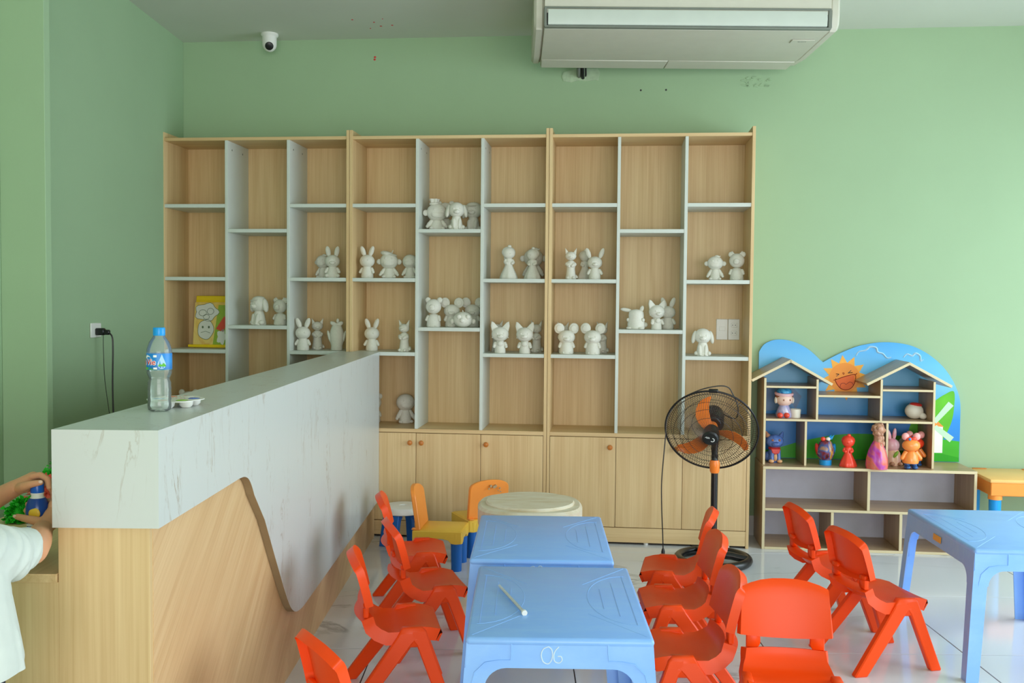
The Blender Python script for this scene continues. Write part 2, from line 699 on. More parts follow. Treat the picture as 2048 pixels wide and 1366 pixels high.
def wall_y(x, d=WALL_D):
    q = P0 + SN * d
    return q.y + (x - q.x) * math.tan(YS)


def clip(poly, f):
    out = []
    for i in range(len(poly)):
        a, b = poly[i], poly[(i + 1) % len(poly)]
        fa, fb = f(a), f(b)
        if fa >= 0:
            out.append(a)
        if fa * fb < 0:
            t = fa / (fa - fb)
            out.append((a[0] + (b[0] - a[0]) * t, a[1] + (b[1] - a[1]) * t))
    return out


fl = MB().prism([(XL - 0.12, YN - 0.12), (XR + 0.12, YN - 0.12), (XR + 0.12, wall_y(XR) + 0.1), (XL - 0.12, wall_y(XL) + 0.1)], 'xy', -0.12, -0.004).build('floor', 'grout')
struct(fl, 'white polished marble tile floor with thin dark joints')
full = None
for i in range(-2, 6):
    for j in range(-11, 4):
        x0, y0 = -0.5697 + i * 0.8, 3.9447 + j * 0.8
        g = 0.0024
        poly = [(x0 + g, y0 + g), (x0 + 0.8 - g, y0 + g), (x0 + 0.8 - g, y0 + 0.8 - g), (x0 + g, y0 + 0.8 - g)]
        c = clip(poly, lambda p: p[0] - XL - 0.001)
        c = clip(c, lambda p: XR - 0.001 - p[0])
        c = clip(c, lambda p: p[1] - YN - 0.001)
        c = clip(c, lambda p: wall_y(p[0]) - 0.001 - p[1])
        if len(c) < 3:
            continue
        whole = len(c) == 4 and all(abs(a[0] - b[0]) + abs(a[1] - b[1]) < 1e-6 for a, b in zip(c, poly))
        if whole and full is not None:
            o = bpy.data.objects.new('tile', full)
            COL.objects.link(o)
            o.parent = fl
            o.location = (x0, y0, 0)
            continue
        area_ = abs(sum(c[k][0] * c[(k + 1) % len(c)][1] - c[(k + 1) % len(c)][0] * c[k][1] for k in range(len(c)))) / 2
        if area_ < 0.001:
            continue
        o = MB().prism([(p[0] - x0, p[1] - y0) for p in c], 'xy', -0.004, 0.0, 0.0008).build('tile', 'tile', fl, smooth=False)
        o.location = (x0, y0, 0)
        if whole:
            full = o.data

wb_ = MB().prism([(XL - 0.12, wall_y(XL - 0.12)), (XR + 0.12, wall_y(XR + 0.12)), (XR + 0.12, wall_y(XR + 0.12) + 0.15), (XL - 0.12, wall_y(XL - 0.12) + 0.15)], 'xy', 0, CEIL).build('wall_back', 'wall')
struct(wb_, 'mint green painted back wall behind the shelves')
wl = MB().bb(XL - 0.12, XL, YN, wall_y(XL) - 0.002, 0, CEIL).build('wall_left', 'wall')
struct(wl, 'mint green painted left wall in shade')
pl_ = MB().bb(XL, -1.966, 4.1, 4.15, 0, CEIL, 0.002).build('wall_pier', 'wall')
struct(pl_, 'shallow green pier on the left wall')
ce = MB().prism([(XL - 0.12, YN - 0.12), (XR + 0.12, YN - 0.12), (XR + 0.12, wall_y(XR) + 0.1), (XL - 0.12, wall_y(XL) + 0.1)], 'xy', CEIL, CEIL + 0.1).build('ceiling', 'ceiling')
struct(ce, 'plain off-white ceiling')
# right wall with a wide glazed opening
m_ = MB().bb(XR, XR + 0.12, YN, 0.55, 0, CEIL).bb(XR, XR + 0.12, 5.25, wall_y(XR) - 0.002, 0, CEIL)
m_.bb(XR, XR + 0.12, 0.55, 5.25, 0, 0.18).bb(XR, XR + 0.12, 0.55, 5.25, 2.72, CEIL)
wr = struct(m_.build('wall_right', 'wall'), 'green right wall around the glazed opening')
w1 = MB()
for y in (0.58, 2.12, 3.68, 5.22):
    w1.bb(XR + 0.03, XR + 0.09, y - 0.03, y + 0.03, 0.18, 2.72, 0.004)
w1.bb(XR + 0.03, XR + 0.09, 0.55, 5.25, 0.18, 0.24, 0.004).bb(XR + 0.03, XR + 0.09, 0.55, 5.25, 2.66, 2.72, 0.004)
w1 = struct(w1.build('window_1', 'grey'), 'glazed opening in the right wall')
MB().bb(XR + 0.055, XR + 0.063, 0.6, 5.2, 0.24, 2.66).build('window_pane', M['pet'], w1)
# shop front behind the camera
m_ = MB().bb(XL, -1.95, YN - 0.12, YN, 0, CEIL).bb(3.75, XR, YN - 0.12, YN, 0, CEIL).bb(-1.95, 3.75, YN - 0.12, YN, 2.8, CEIL).bb(-1.95, 3.75, YN - 0.12, YN, 0, 0.2)
struct(m_.build('wall_front', 'wall'), 'shop front wall opposite the shelves')
w2 = MB()
for x in (-1.92, -0.05, 1.85, 3.72):
    w2.bb(x - 0.03, x + 0.03, YN - 0.09, YN - 0.03, 0.2, 2.8, 0.004)
w2 = struct(w2.build('window_2', 'grey'), 'shop front glazing')
MB().bb(-1.92, 3.72, YN - 0.064, YN - 0.056, 0.2, 2.8).build('window_pane', M['pet'], w2)
# skirting tile along the back wall
a, b_ = SP(-3.45, WALL_D), SP(2.85, WALL_D)
sk = MB().prism([(a.x, a.y), (b_.x, b_.y), (b_.x - SN.x * 0.008, b_.y - SN.y * 0.008), (a.x - SN.x * 0.008, a.y - SN.y * 0.008)], 'xy', 0.0, 0.12).build('baseboard_back', 'skirting')
struct(sk, 'white skirting tiles along the back wall')


# ------------------------------------------------------------------ book units
def book_unit(s0, s1, d1, d2, label, knobs):
    W = s1 - s0
    t = thing('bookcase', label, 'bookcase', SP(s0, 0), YS, 'oak and white display units on the back wall')
    D, T = 0.35, 0.0185
    MB().bb(0.0005, T, 0.0, D, 0.0, 2.428, 0.001).build('side_panel', 'oak_z', t)
    MB().bb(W - T, W - 0.0005, 0.0, D, 0.0, 2.428, 0.001).build('side_panel', 'oak_z', t)
    MB().bb(T, W - T, D - 0.009, D, 0.03, 2.385).build('back_panel', 'oak_z', t)
    MB().bb(T, W - T, 0.004, D - 0.009, 2.374, 2.393, 0.001).build('top_panel', 'oak_x', t)
    MB().bb(T, W - T, 0.0, D - 0.009, 0.632, 0.655, 0.001).build('middle_panel', 'oak_x', t)
    cols = [(T, d1 - 0.009), (d1 + 0.009, d2 - 0.009), (d2 + 0.009, W - T)]
    for x in (d1, d2):
        o = MB().bb(x - 0.009, x + 0.009, 0.002, D - 0.009, 0.655, 2.374, 0.001).build('divider', 'melamine', t)
        o['label'] = 'white upright divider'
        for y in (0.07, 0.24):
            MB().cone((x + 0.0092, y, 2.325), (x + 0.0101, y, 2.325), 0.006, 0.006, 10).build('screw_cover', 'grey', o)
    for k, (a, b) in enumerate(cols):
        for z in ((1.843, 1.261) if k == 1 else (1.993, 1.552, 1.111)):
            o = MB().bb(a, b, 0.003, D - 0.009, z - 0.0215, z, 0.001).build('shelf', 'melamine', t)
    edges = [T + 0.001, d1 + 0.001, d2 + 0.001, W - T - 0.001]
    for k in range(3):
        a, b = edges[k] + 0.0012, edges[k + 1] - 0.0012
        d = MB().bb(a, b, -0.001, 0.016, 0.104, 0.629, 0.0012).build('door', 'oak_z', t)
        if knobs[k]:
            x = a + 0.033 if knobs[k] == 'l' else b - 0.033
            KM = Matrix.Translation((x, -0.001, 0.573)) @ Matrix.Rotation(PI / 2, 4, 'X')
            MB().lathe([(0, 0), (0.007, 0), (0.006, 0.008), (0.012, 0.012), (0.0155, 0.019), (0.013, 0.026), (0.006, 0.029), (0, 0.0295)], 18, KM).build('knob', 'knob', d)
    MB().bb(T, W - T, 0.002, 0.018, 0.014, 0.1, 0.001).build('plinth', 'oak_x', t)
    for x in (0.12, W - 0.12, W * 0.5):
        MB().lathe([(0.014, 0), (0.014, 0.012), (0.01, 0.016), (0, 0.016)], 12, Matrix.Translation((x, 0.022, 0))).build('foot', 'white_pl', t)
    return t


book_unit(-3.522, -2.353, 0.409, 0.794, 'left oak and white bookcase against the dark corner, partly behind the counter', ('l', 'r', 'l'))
book_unit(-2.352, -1.163, 0.409, 0.798, 'middle oak and white bookcase meeting the end of the counter', ('r', 'l', 'l'))
book_unit(-1.162, 0.014, 0.405, 0.790, 'right oak and white bookcase standing behind the fan', ('r', 'r', None))

# socket and switch plates inside the right unit
t = thing('switch_plate', 'white blank plate with one switch inside right bookcase', 'switch', SP(-0.157, 0.341, 1.197), YS)
MB().bb(0, 0.069, -0.008, 0, 0, 0.127, 0.003).build('plate', 'white_pl', t)
MB().bb(0.018, 0.053, -0.011, -0.007, 0.055, 0.08, 0.001).build('rocker', 'white_pl', t)
t = thing('wall_socket', 'white double socket plate inside right bookcase, beside the switch', 'socket', SP(-0.086, 0.341, 1.197), YS)
MB().bb(0, 0.069, -0.008, 0, 0, 0.127, 0.003).build('plate', 'white_pl', t)
for z in (0.042, 0.09):
    o = MB().bb(0.017, 0.052, -0.0105, -0.007, z - 0.013, z + 0.013, 0.002).build('socket_face', 'white_pl', t)
    for x in (0.026, 0.043):
        MB().cone((x, -0.0104, z), (x, -0.0109, z), 0.0028, 0.0028, 10).build('hole', 'black', o)

# socket with a black plug on the left wall
t = thing('wall_socket', 'white wall socket on the dark left wall holding a black plug', 'socket', (XL, 5.0, 1.218))
MB().bb(0.0, 0.009, -0.055, 0.065, -0.002, 0.072, 0.003).build('plate', 'white_pl', t)
t = thing('power_cord', 'black plug and cord hanging from the left wall socket', 'cord', (XL, 5.0, 1.25))
MB().bb(0.009, 0.052, -0.012, 0.022, -0.022, 0.014, 0.005).bb(0.048, 0.078, -0.008, 0.016, -0.02, 0.006, 0.005).build('plug', 'black', t)
MB().tube(catmull([(0.07, 0.003, -0.008), (0.09, 0.003, -0.03), (0.094, 0.003, -0.1), (0.09, 0.005, -0.3), (0.096, 0.01, -0.6), (0.1, 0.01, -0.9), (0.11, 0.0, -1.235), (0.2, 0.1, -1.246)], 6), 0.0042, 8).build('cable', 'black', t)
MB().tube(catmull([(0.045, 0.003, -0.022), (0.045, 0.003, -0.1), (0.05, 0.006, -0.25), (0.07, 0.01, -0.42), (0.085, 0.012, -0.55), (0.09, 0.03, -0.9), (0.1, 0.06, -1.244)], 6), 0.0016, 6).build('thin_lead', 'black', t)

# ------------------------------------------------------------------ ceiling unit, camera, wall patch
AC = thing('air_conditioner', 'long white ceiling air conditioner with a closed flap above the shelves', 'air conditioner', (0.125, 5.015, 2.80), 0.004)
# local: x along the wall 0..1.5, y depth (front lip at 0), z from the underside
LEN, DEP = 1.445, 0.83
prof = [(0.0, 0.10), (0.01, 0.035), (0.03, 0.0), (0.6, -0.012), (0.62, -0.008), (0.82, 0.004), (0.83, 0.03), (0.83, 0.259), (0.04, 0.259), (0.0, 0.24)]
MB().prism(prof, 'yz', 0.0, LEN, 0.002).build('housing', 'ac', AC)
for x0, x1 in ((-0.052, 0.0), (LEN, LEN + 0.052)):
    o = MB().prism([(0.02, 0.08), (0.03, 0.03), (0.06, 0.004), (0.58, -0.006), (0.80, 0.012), (0.82, 0.04), (0.82, 0.259), (0.05, 0.259), (0.02, 0.22)], 'yz', x0, x1, 0.012).build('end_cap', 'ac', AC)
MB().bb(0.0, LEN, -0.006, 0.02, 0.094, 0.104, 0.002).bb(0.0, LEN, -0.006, 0.024, 0.000, 0.010, 0.002).bb(-0.002, 0.012, -0.006, 0.02, 0.006, 0.098, 0.002).bb(LEN - 0.016, LEN + 0.003, -0.006, 0.02, 0.006, 0.098, 0.003).build('outlet_frame', 'grey', AC)
MB().bb(0.012, LEN - 0.016, 0.004, 0.02, 0.008, 0.096).build('outlet_slot', 'black', AC)
MB().prism([(-0.008, 0.015), (-0.013, 0.05), (-0.008, 0.088), (0.0, 0.091), (-0.003, 0.05), (0.0, 0.012)], 'yz', 0.018, LEN - 0.022, 0.001).build('flap', 'ac_flap', AC)
MB().bb(0.004, LEN * 0.5 - 0.0015, 0.625, 0.80, -0.012, 0.0, 0.003).build('intake_panel', 'ac', AC)
MB().bb(LEN * 0.5 + 0.0015, LEN - 0.004, 0.625, 0.80, -0.012, 0.0, 0.003).build('intake_panel', 'ac', AC)
o = MB().bb(1.300, 1.417, 0.175, 0.235, -0.0085, -0.004, 0.001).build('badge_plate', 'ac', AC)
for i, w_ in enumerate((0.006, 0.004, 0.005, 0.004, 0.003, 0.005)):
    MB().bb(1.335 + i * 0.0075, 1.335 + i * 0.0075 + w_, 0.198, 0.206, -0.0092, -0.0083).build('badge_mark', 'grey', o)

t = thing('security_camera', 'small white dome camera on the ceiling above the left bookcase', 'camera', (-1.545, 6.14, CEIL))
MB().lathe([(0, 0.0), (0.052, 0.0), (0.054, -0.012), (0.045, -0.022), (0, -0.022)], 24).build('mount', 'white_pl', t)
MB().ell((0, -0.004, -0.066), (0.044, 0.044, 0.046), (0, 0, 0), 20, 12).lathe([(0.044, -0.02), (0.044, -0.066), (0, -0.066)], 24, Matrix.Translation((0, -0.004, 0))).build('dome', 'white_pl', t)
d_ = Vector((0.18, -0.85, -0.5)).normalized()
q_ = Matrix.Translation(Vector((0, -0.004, -0.066)) + d_ * 0.036) @ d_.to_track_quat('Z', 'Y').to_matrix().to_4x4()
MB().lathe([(0, 0), (0.026, 0.0), (0.023, 0.008), (0.012, 0.0115), (0, 0.0115)], 20, q_).build('lens', 'black', t)

PB = SP(-1.115, WALL_D, 2.776)
t = thing('pipe_patch', 'rough plaster patch with black pipe ends below the air conditioner', 'pipe', PB, YS)
mb = MB()
pts = [(0.01, 0.055), (0.0, 0.03), (0.012, 0.0), (0.06, -0.008), (0.1, 0.004), (0.16, -0.002), (0.205, 0.006), (0.225, 0.0), (0.235, 0.05), (0.22, 0.075), (0.1, 0.08)]
mb.prism(pts, 'xz', -0.004, -0.0005).build('plaster_patch', plain('bare_plaster', (176, 196, 164), 0.9, 0.2, 0.12, 25, 0.5, 60), t)
MB().tube([(0.105, 0, 0.03), (0.105, -0.03, 0.035), (0.105, -0.06, 0.07)], 0.012, 10).build('pipe', 'grey', t)
MB().tube([(0.13, 0, 0.02), (0.128, -0.03, 0.025), (0.128, -0.06, 0.07)], 0.011, 10).build('pipe', 'black', t)
MB().tube([(0.146, 0, 0.03), (0.148, -0.02, 0.03), (0.148, -0.05, 0.07)], 0.005, 8).build('pipe', 'black', t)
mb = MB()
for i in range(16):
    x, z = random.uniform(0, 0.17), random.uniform(-0.01, 0.05)
    mb.prism([(x + random.uniform(0.008, 0.02) * math.cos(a), z + random.uniform(0.004, 0.012) * math.sin(a)) for a in (0.3, 1.4, 2.6, 3.7, 5.2)], 'xz', -0.003, -0.0004)
o = mb.build('plaster_flake', 'wall', t)
o.location = (1.09, 0, -0.04)
o['kind'] = 'stuff'
for s in (-0.6315, -0.479):
    q = SP(s, WALL_D - 0.0006, 2.716)
    o = MB().cone((0, 0, 0), (0, 0.0008, 0), 0.006, 0.006, 10).build('nail_hole', 'black', wb_)
    o.location = q
    o.rotation_euler = (0, 0, YS)
# dried paint specks on ceiling and wall
mb = MB()
for (x, y) in ((-0.86, 5.87), (-0.80, 5.8), (-0.98, 5.82), (-0.83, 5.95), (-0.9, 6.0), (-0.76, 5.93)):
    mb.ell((x, y, CEIL - 0.001), (random.uniform(0.004, 0.009), random.uniform(0.004, 0.01), 0.002), (0, 0, 0), 8, 4)
o = mb.build('paint_speck', 'redprint', ce)
o['kind'] = 'stuff'
mb = MB()
for (s, z) in ((-2.292, 2.93), (-2.29, 2.945)):
    q = SP(s, WALL_D - 0.0008, z)
    mb.ell(q, (0.008, 0.002, 0.006), (0, 0, YS), 8, 4)
o = mb.build('paint_speck', 'redprint', wb_)
o['kind'] = 'stuff'

# ------------------------------------------------------------------ counter
CT = thing('counter', 'long reception counter with white stone top and oak base', 'counter', (0, 0, 0))
ye = wall_y(-0.95, -0.004)          # stops just short of the book unit
X0, X1, YC, ZT = -1.066, -0.82, 2.24, 1.111


def far(x):
    return wall_y(x, -0.006)


MB().prism([(X0, YC + 0.022), (X1 - 0.026, YC + 0.022), (X1 - 0.026, far(X1)), (X0, far(X0))], 'xy', ZT - 0.022, ZT).build('counter_top', 'marble_top', CT)
MB().bb(X0, X1, YC, YC + 0.022, 0.884, ZT).build('end_panel', 'marble_top', CT)
MB().bb(X0, X0 + 0.02, YC + 0.022, far(X0), 0.884, ZT - 0.022).build('inner_panel', 'marble_top', CT)
# white front with a swooping lower edge (outline along the counter: y, z)
low = [(YC + 0.022, 0.884), (2.86, 0.882)]
low += [tuple(p)[:2] for p in catmull([(2.90, 0.882, 0), (2.955, 0.877, 0), (3.0, 0.862, 0), (3.035, 0.835, 0), (3.065, 0.80, 0)], 5)]
low += [(3.192, 0.693), (3.325, 0.539), (3.455, 0.392)]
low += [tuple(p)[:2] for p in catmull([(3.515, 0.33, 0), (3.57, 0.282, 0), (3.64, 0.247, 0), (3.73, 0.23, 0), (3.80, 0.226, 0)], 5)]
low += [(far(X1), 0.222)]
poly = low + [(far(X1), ZT), (YC + 0.022, ZT)]
poly_in = low + [(far(X1), ZT - 0.001), (YC + 0.022, ZT - 0.001)]
MB().prism(poly_in, 'yz', X1 - 0.026, X1 - 0.001).build('front_core', 'mdf', CT)
MB().prism(poly, 'yz', X1 - 0.001, X1).bb(X1 - 0.026, X1 - 0.001, YC + 0.022, far(X1), ZT - 0.001, ZT).build('front_facing', 'marble_top', CT)
MB().bb(-1.061, X1 - 0.028, YC + 0.018, YC + 0.036, 0.0, 0.884, 0.0006).build('base_end', 'oak_z', CT)
MB().bb(X1 - 0.046, X1 - 0.027, YC + 0.036, far(X1), 0.0, 0.884).build('base_front', 'oak_t', CT)
MB().bb(-1.061, -1.043, YC + 0.036, far(X0), 0.0, 0.884).build('base_back', 'oak_z', CT)

DK = thing('desk', 'low oak desk top joined to the back of the counter', 'desk', (0, 0, 0))
MB().bb(-1.50, -1.063, YC + 0.012, 4.06, 0.752, 0.772, 0.002).build('desk_top', 'oak_y', DK)
MB().bb(-1.47, -1.0612, YC + 0.018, YC + 0.036, 0.0, 0.752, 0.0008).build('end_panel', 'oak_z', DK)
MB().bb(-1.47, -1.063, 4.03, 4.048, 0.0, 0.752, 0.0008).build('end_panel', 'oak_z', DK)

# ------------------------------------------------------------------ toy house shelf
PH = SP(0.0895, 0.0126)
HS = thing('toy_house_shelf', 'low oak shelf with a twin gabled toy house and a blue painted backdrop', 'shelf', PH, YS)
T = 0.016
MB().bb(0, T, 0, 0.33, 0, 0.466, 0.001).build('side_panel', 'toy_z', HS)
MB().bb(1.185 - T, 1.185, 0, 0.33, 0, 0.466, 0.001).build('side_panel', 'toy_z', HS)
MB().bb(0, 1.185, 0, 0.33, 0.466, 0.482, 0.001).build('lower_top', 'toy_x', HS)
MB().bb(T, 1.185 - T, 0, 0.325, 0.0, 0.015, 0.001).build('bottom_panel', 'toy_x', HS)
MB().bb(T, 1.185 - T, 0, 0.325, 0.225, 0.24, 0.001).build('shelf', 'toy_x', HS)
for x, z0, z1 in ((0.594, 0.24, 0.466), (0.395, 0.015, 0.225), (0.775, 0.015, 0.225)):
    MB().bb(x - T / 2, x + T / 2, 0.002, 0.325, z0, z1, 0.001).build('divider', 'toy_z', HS)
o = MB().bb(T, 1.185 - T, 0.3255, 0.33, 0.015, 0.466).build('back_panel', plain('pale_lilac_board', (198, 202, 220), 0.4), HS)
o['label'] = 'pale grey back board'
F0, F1 = 0.055, 0.328     # front and back of the little house
def up(x, z0, z1):
    MB().bb(x - 0.0065, x + 0.0065, F0, F1, z0, z1, 0.001).build('upright', 'toy_z', HS)
up(0.0125, 0.482, 0.988)
up(0.308, 0.752, 0.985)
up(0.666, 0.752, 0.99)
up(0.958, 0.482, 0.98)
up(0.247, 0.482, 0.739)
up(0.703, 0.482, 0.739)
MB().bb(0.019, 0.951, F0, F1, 0.739, 0.752, 0.001).build('shelf', 'toy_x', HS)
MB().bb(0.019, 0.3015, F0, F1, 0.931, 0.943, 0.001).build('shelf', 'toy_x', HS)
MB().bb(0.3145, 0.6595, F0, F1, 0.882, 0.895, 0.001).build('shelf', 'toy_x', HS)
MB().bb(0.6725, 0.9515, F0, F1, 0.922, 0.934, 0.001).build('shelf', 'toy_x', HS)


def roof(l, pk, r):
    # two slabs meeting in a ridge
    th = 0.015
    for a, b in ((l, pk), (pk, r)):
        dx, dz = b[0] - a[0], b[1] - a[1]
        L = math.hypot(dx, dz)
        n = (-dz / L * th, dx / L * th)
        MB().prism([a, b, (b[0] - n[0], b[1] - n[1]), (a[0] - n[0], a[1] - n[1])], 'xz', F0 - 0.005, F1 + 0.001, 0.001).build('roof_slab', 'toy_x', HS)


roof((-0.068, 0.978), (0.154, 1.098), (0.394, 0.962))
roof((0.580, 0.966), (0.817, 1.092), (1.056, 0.961))

# backdrop board with its flat print
oL = [(0.013, 0.4825), (0.013, 1.01), (0.013, 1.126), (0.041, 1.171), (0.088, 1.196), (0.131, 1.203), (0.183, 1.199), (0.24, 1.182), (0.296, 1.152), (0.34, 1.117), (0.371, 1.086)]
oR = [(0.393, 1.069), (0.435, 1.094), (0.499, 1.128), (0.584, 1.165), (0.647, 1.181), (0.722, 1.193), (0.80, 1.193), (0.887, 1.180), (0.956, 1.153), (1.025, 1.11), (1.09, 1.051), (1.138, 0.986), (1.171, 0.921), (1.191, 0.856), (1.196, 0.79), (1.195, 0.4825)]
sm = [oL[0], oL[1]] + [tuple(p)[:2] for p in catmull([(x, z, 0) for x, z in oL[2:]], 3)] + [tuple(p)[:2] for p in catmull([(x, z, 0) for x, z in oR[:-1]], 3)] + [oR[-1]]
M['shaded_sky_print'] = gradient('shaded_sky_print', [(0.0, (18, 120, 214)), (0.35, (30, 140, 222)), (0.62, (110, 190, 240)), (0.8, (96, 186, 240)), (1.0, (52, 160, 226))], 2, 0.48, 1.2, 0.35)  # printed sky blend; the deep lower blue also paints in the cells' shade
bd = MB().prism(sm, 'xz', 0.332, 0.344).build('backdrop', 'shaded_sky_print', HS)
FY = 0.3318


def flat(name, pts, m, k=1, bev=0):
    return MB().prism(pts, 'xz', FY - 0.0004 * k, FY + 0.0005).build(name, m, bd, smooth=False)


M['hill'] = plain('hill_print', (60, 176, 30), 0.4, 0.4, 0.1, 6)
M['hill2'] = plain('near_hill_print', (36, 160, 14), 0.4, 0.4, 0.1, 6)
M['tree'] = plain('tree_print', (92, 186, 28), 0.4, 0.4, 0.12, 9)
M['sun'] = plain('sun_print', (246, 150, 44), 0.4, 0.4, 0.06, 6)
M['ray'] = plain('ray_print', (250, 176, 60), 0.4, 0.4, 0.05)
M['brown'] = plain('line_print', (150, 44, 14), 0.5)
M['tongue'] = plain('mouth_print', (240, 106, 34), 0.5)
M['cloud'] = plain('cloud_print', (176, 212, 238), 0.45, 0.4, 0.05)
M['mill'] = plain('mill_print', (236, 238, 232), 0.45)
M['sail'] = plain('sail_print', (190, 226, 196), 0.4)
M['eave'] = plain('mill_roof_print', (244, 146, 48), 0.45)
flat('hill', [(0.014, 0.484), (0.014, 0.52)] + [tuple(p)[:2] for p in catmull([(0.06, 0.53, 0), (0.148, 0.548, 0), (0.266, 0.585, 0), (0.442, 0.625, 0), (0.60, 0.64, 0), (0.8, 0.636, 0), (1.0, 0.625, 0), (1.12, 0.615, 0), (1.194, 0.607, 0)], 4)] + [(1.194, 0.484)], 'hill', 1)
flat('tree', [tuple(p)[:2] for p in catmull([(1.156, 0.905, 0), (1.10, 0.885, 0), (1.05, 0.85, 0), (0.98, 0.80, 0), (0.93, 0.74, 0), (0.90, 0.66, 0), (0.93, 0.60, 0), (1.0, 0.585, 0), (1.08, 0.60, 0), (1.115, 0.646, 0), (1.145, 0.72, 0), (1.158, 0.80, 0)], 4, True)], 'tree', 2)
flat('near_hill', [(0.70, 0.484), (0.75, 0.50), (0.85, 0.525), (1.0, 0.534), (1.1, 0.53), (1.194, 0.51), (1.194, 0.484)], 'hill2', 2)
flat('windmill_tower', [(0.985, 0.536), (1.097, 0.536), (1.097, 0.695), (0.985, 0.695)], 'mill', 3)
flat('windmill_roof', [(0.975, 0.70), (1.102, 0.692), (1.045, 0.745), (1.01, 0.745)], 'eave', 4)
flat('windmill_window', [(1.078, 0.668), (1.088, 0.668), (1.088, 0.684), (1.078, 0.684)], 'brown', 4)
flat('barn', [(0.84, 0.545), (0.91, 0.545), (0.91, 0.60), (0.875, 0.64), (0.84, 0.60)], 'mill', 3)
for ang, r0_, r1_ in ((0.88, 0.02, 0.165), (-0.66, 0.02, 0.145), (2.5, 0.02, 0.15), (3.95, 0.02, 0.15)):
    c, s = math.cos(ang), math.sin(ang)
    h = 0.019
    cx, cz = 1.035, 0.705
    flat('windmill_sail', [(cx + r0_ * c - h * s * 0.7, cz + r0_ * s + h * c * 0.7), (cx + r1_ * c - h * s, cz + r1_ * s + h * c), (cx + r1_ * c + h * s, cz + r1_ * s - h * c), (cx + r0_ * c + h * s * 0.7, cz + r0_ * s - h * c * 0.7)], 'sail', 5)


def cloud(pts, wdt=0.006):
    P = catmull([(x, 0, z) for x, z in pts], 5)
    MB().tube([(p.x, FY, p.z) for p in P], [wdt * (0.5 + 0.5 * math.sin(PI * i / (len(P) - 1))) for i in range(len(P))], 4).build('cloud_line', 'cloud', bd)


cloud([(0.585, 1.11), (0.60, 1.135), (0.64, 1.145), (0.665, 1.165), (0.70, 1.16), (0.71, 1.135), (0.74, 1.125), (0.765, 1.1), (0.79, 1.105)])
cloud([(0.86, 1.105), (0.88, 1.125), (0.91, 1.115), (0.93, 1.13), (0.955, 1.115), (0.96, 1.085), (0.975, 1.095)])
flat('cloud_patch', [(0.02, 0.76), (0.02, 0.86), (0.08, 0.93), (0.2, 0.93), (0.27, 0.86), (0.25, 0.81), (0.235, 0.78), (0.215, 0.815), (0.17, 0.82), (0.13, 0.775), (0.08, 0.77)], plain('cloud_grey_print', (120, 160, 206), 0.45), 1)
# laughing sun
sx, sz, sr = 0.52, 0.977, 0.09
pts = []
for i in range(24):
    a = 2 * PI * i / 24 + 0.11
    r = sr * 1.02 if i % 2 else sr * 1.53
    pts.append((sx + r * math.cos(a), sz + r * math.sin(a)))
flat('sun_rays', pts, 'ray', 2)
flat('sun_disc', [(sx + sr * math.cos(2 * PI * i / 36), sz + sr * math.sin(2 * PI * i / 36)) for i in range(36)], 'sun', 3)


def line(name, pts, wdt, m):
    P = catmull([(x, FY - 0.0012, z) for x, z in pts], 5)
    return MB().tube(P, wdt, 5).build(name, m, bd)


flat('sun_mouth', [(0.468, 0.957), (0.50, 0.975), (0.54, 0.988), (0.578, 0.993), (0.578, 0.95), (0.558, 0.915), (0.53, 0.905), (0.50, 0.913), (0.48, 0.935)], 'tongue', 4)
line('mouth_line', [(0.464, 0.962), (0.50, 0.977), (0.54, 0.99), (0.582, 0.996), (0.58, 0.95), (0.56, 0.916), (0.53, 0.904), (0.50, 0.912), (0.478, 0.936), (0.466, 0.96)], 0.0024, 'brown')
line('mouth_line', [(0.456, 0.962), (0.466, 0.964), (0.470, 0.972)], 0.0024, 'brown')
line('mouth_line', [(0.574, 1.0), (0.584, 0.998), (0.592, 1.006)], 0.0024, 'brown')
line('tongue_line', [(0.494, 0.914), (0.50, 0.94), (0.52, 0.944), (0.53, 0.938), (0.55, 0.952), (0.567, 0.946), (0.572, 0.93)], 0.002, 'brown')
for p in ([(0.470, 1.000), (0.488, 0.998)], [(0.488, 0.998), (0.472, 0.985)], [(0.558, 1.022), (0.54, 1.006)], [(0.54, 1.006), (0.566, 1.009)]):
    line('eye_line', p, 0.0022, M['black'])
line('nose_line', [(0.508, 1.008), (0.513, 0.997), (0.518, 1.004), (0.511, 1.009)], 0.0016, 'brown')


# ------------------------------------------------------------------ low plastic chairs
def seat_fn(u, v):
    # u runs from the front lip to the lower edge of the hand slot, v across
    pr = [(0.0, 0.116, 0.220, 0.116), (0.06, 0.129, 0.250, 0.122), (0.14, 0.122, 0.264, 0.127), (0.26, 0.085, 0.270, 0.134), (0.42, 0.03, 0.266, 0.138), (0.56, -0.03, 0.260, 0.139), (0.68, -0.075, 0.260, 0.138), (0.78, -0.106, 0.272, 0.133), (0.87, -0.123, 0.293, 0.126), (1.0, -0.132, 0.322, 0.122)]
    for a, b in zip(pr[:-1], pr[1:]):
        if u <= b[0] + 1e-9:
            t = (u - a[0]) / (b[0] - a[0])
            break
    x, z, h = (a[i] + (b[i] - a[i]) * t for i in (1, 2, 3))
    av = abs(v)
    dish = 0.008 * av ** 2.5 * min(1, u / 0.3)
    hump = 0.010 * max(0, 1 - abs(u - 0.40) / 0.16) * max(0, (av - 0.7) / 0.3)
    wing = 0.020 * av ** 2 * min(1, max(0, (u - 0.5) / 0.25))
    return Vector((x + wing, v * h, z + dish * (u < 0.85) + hump))


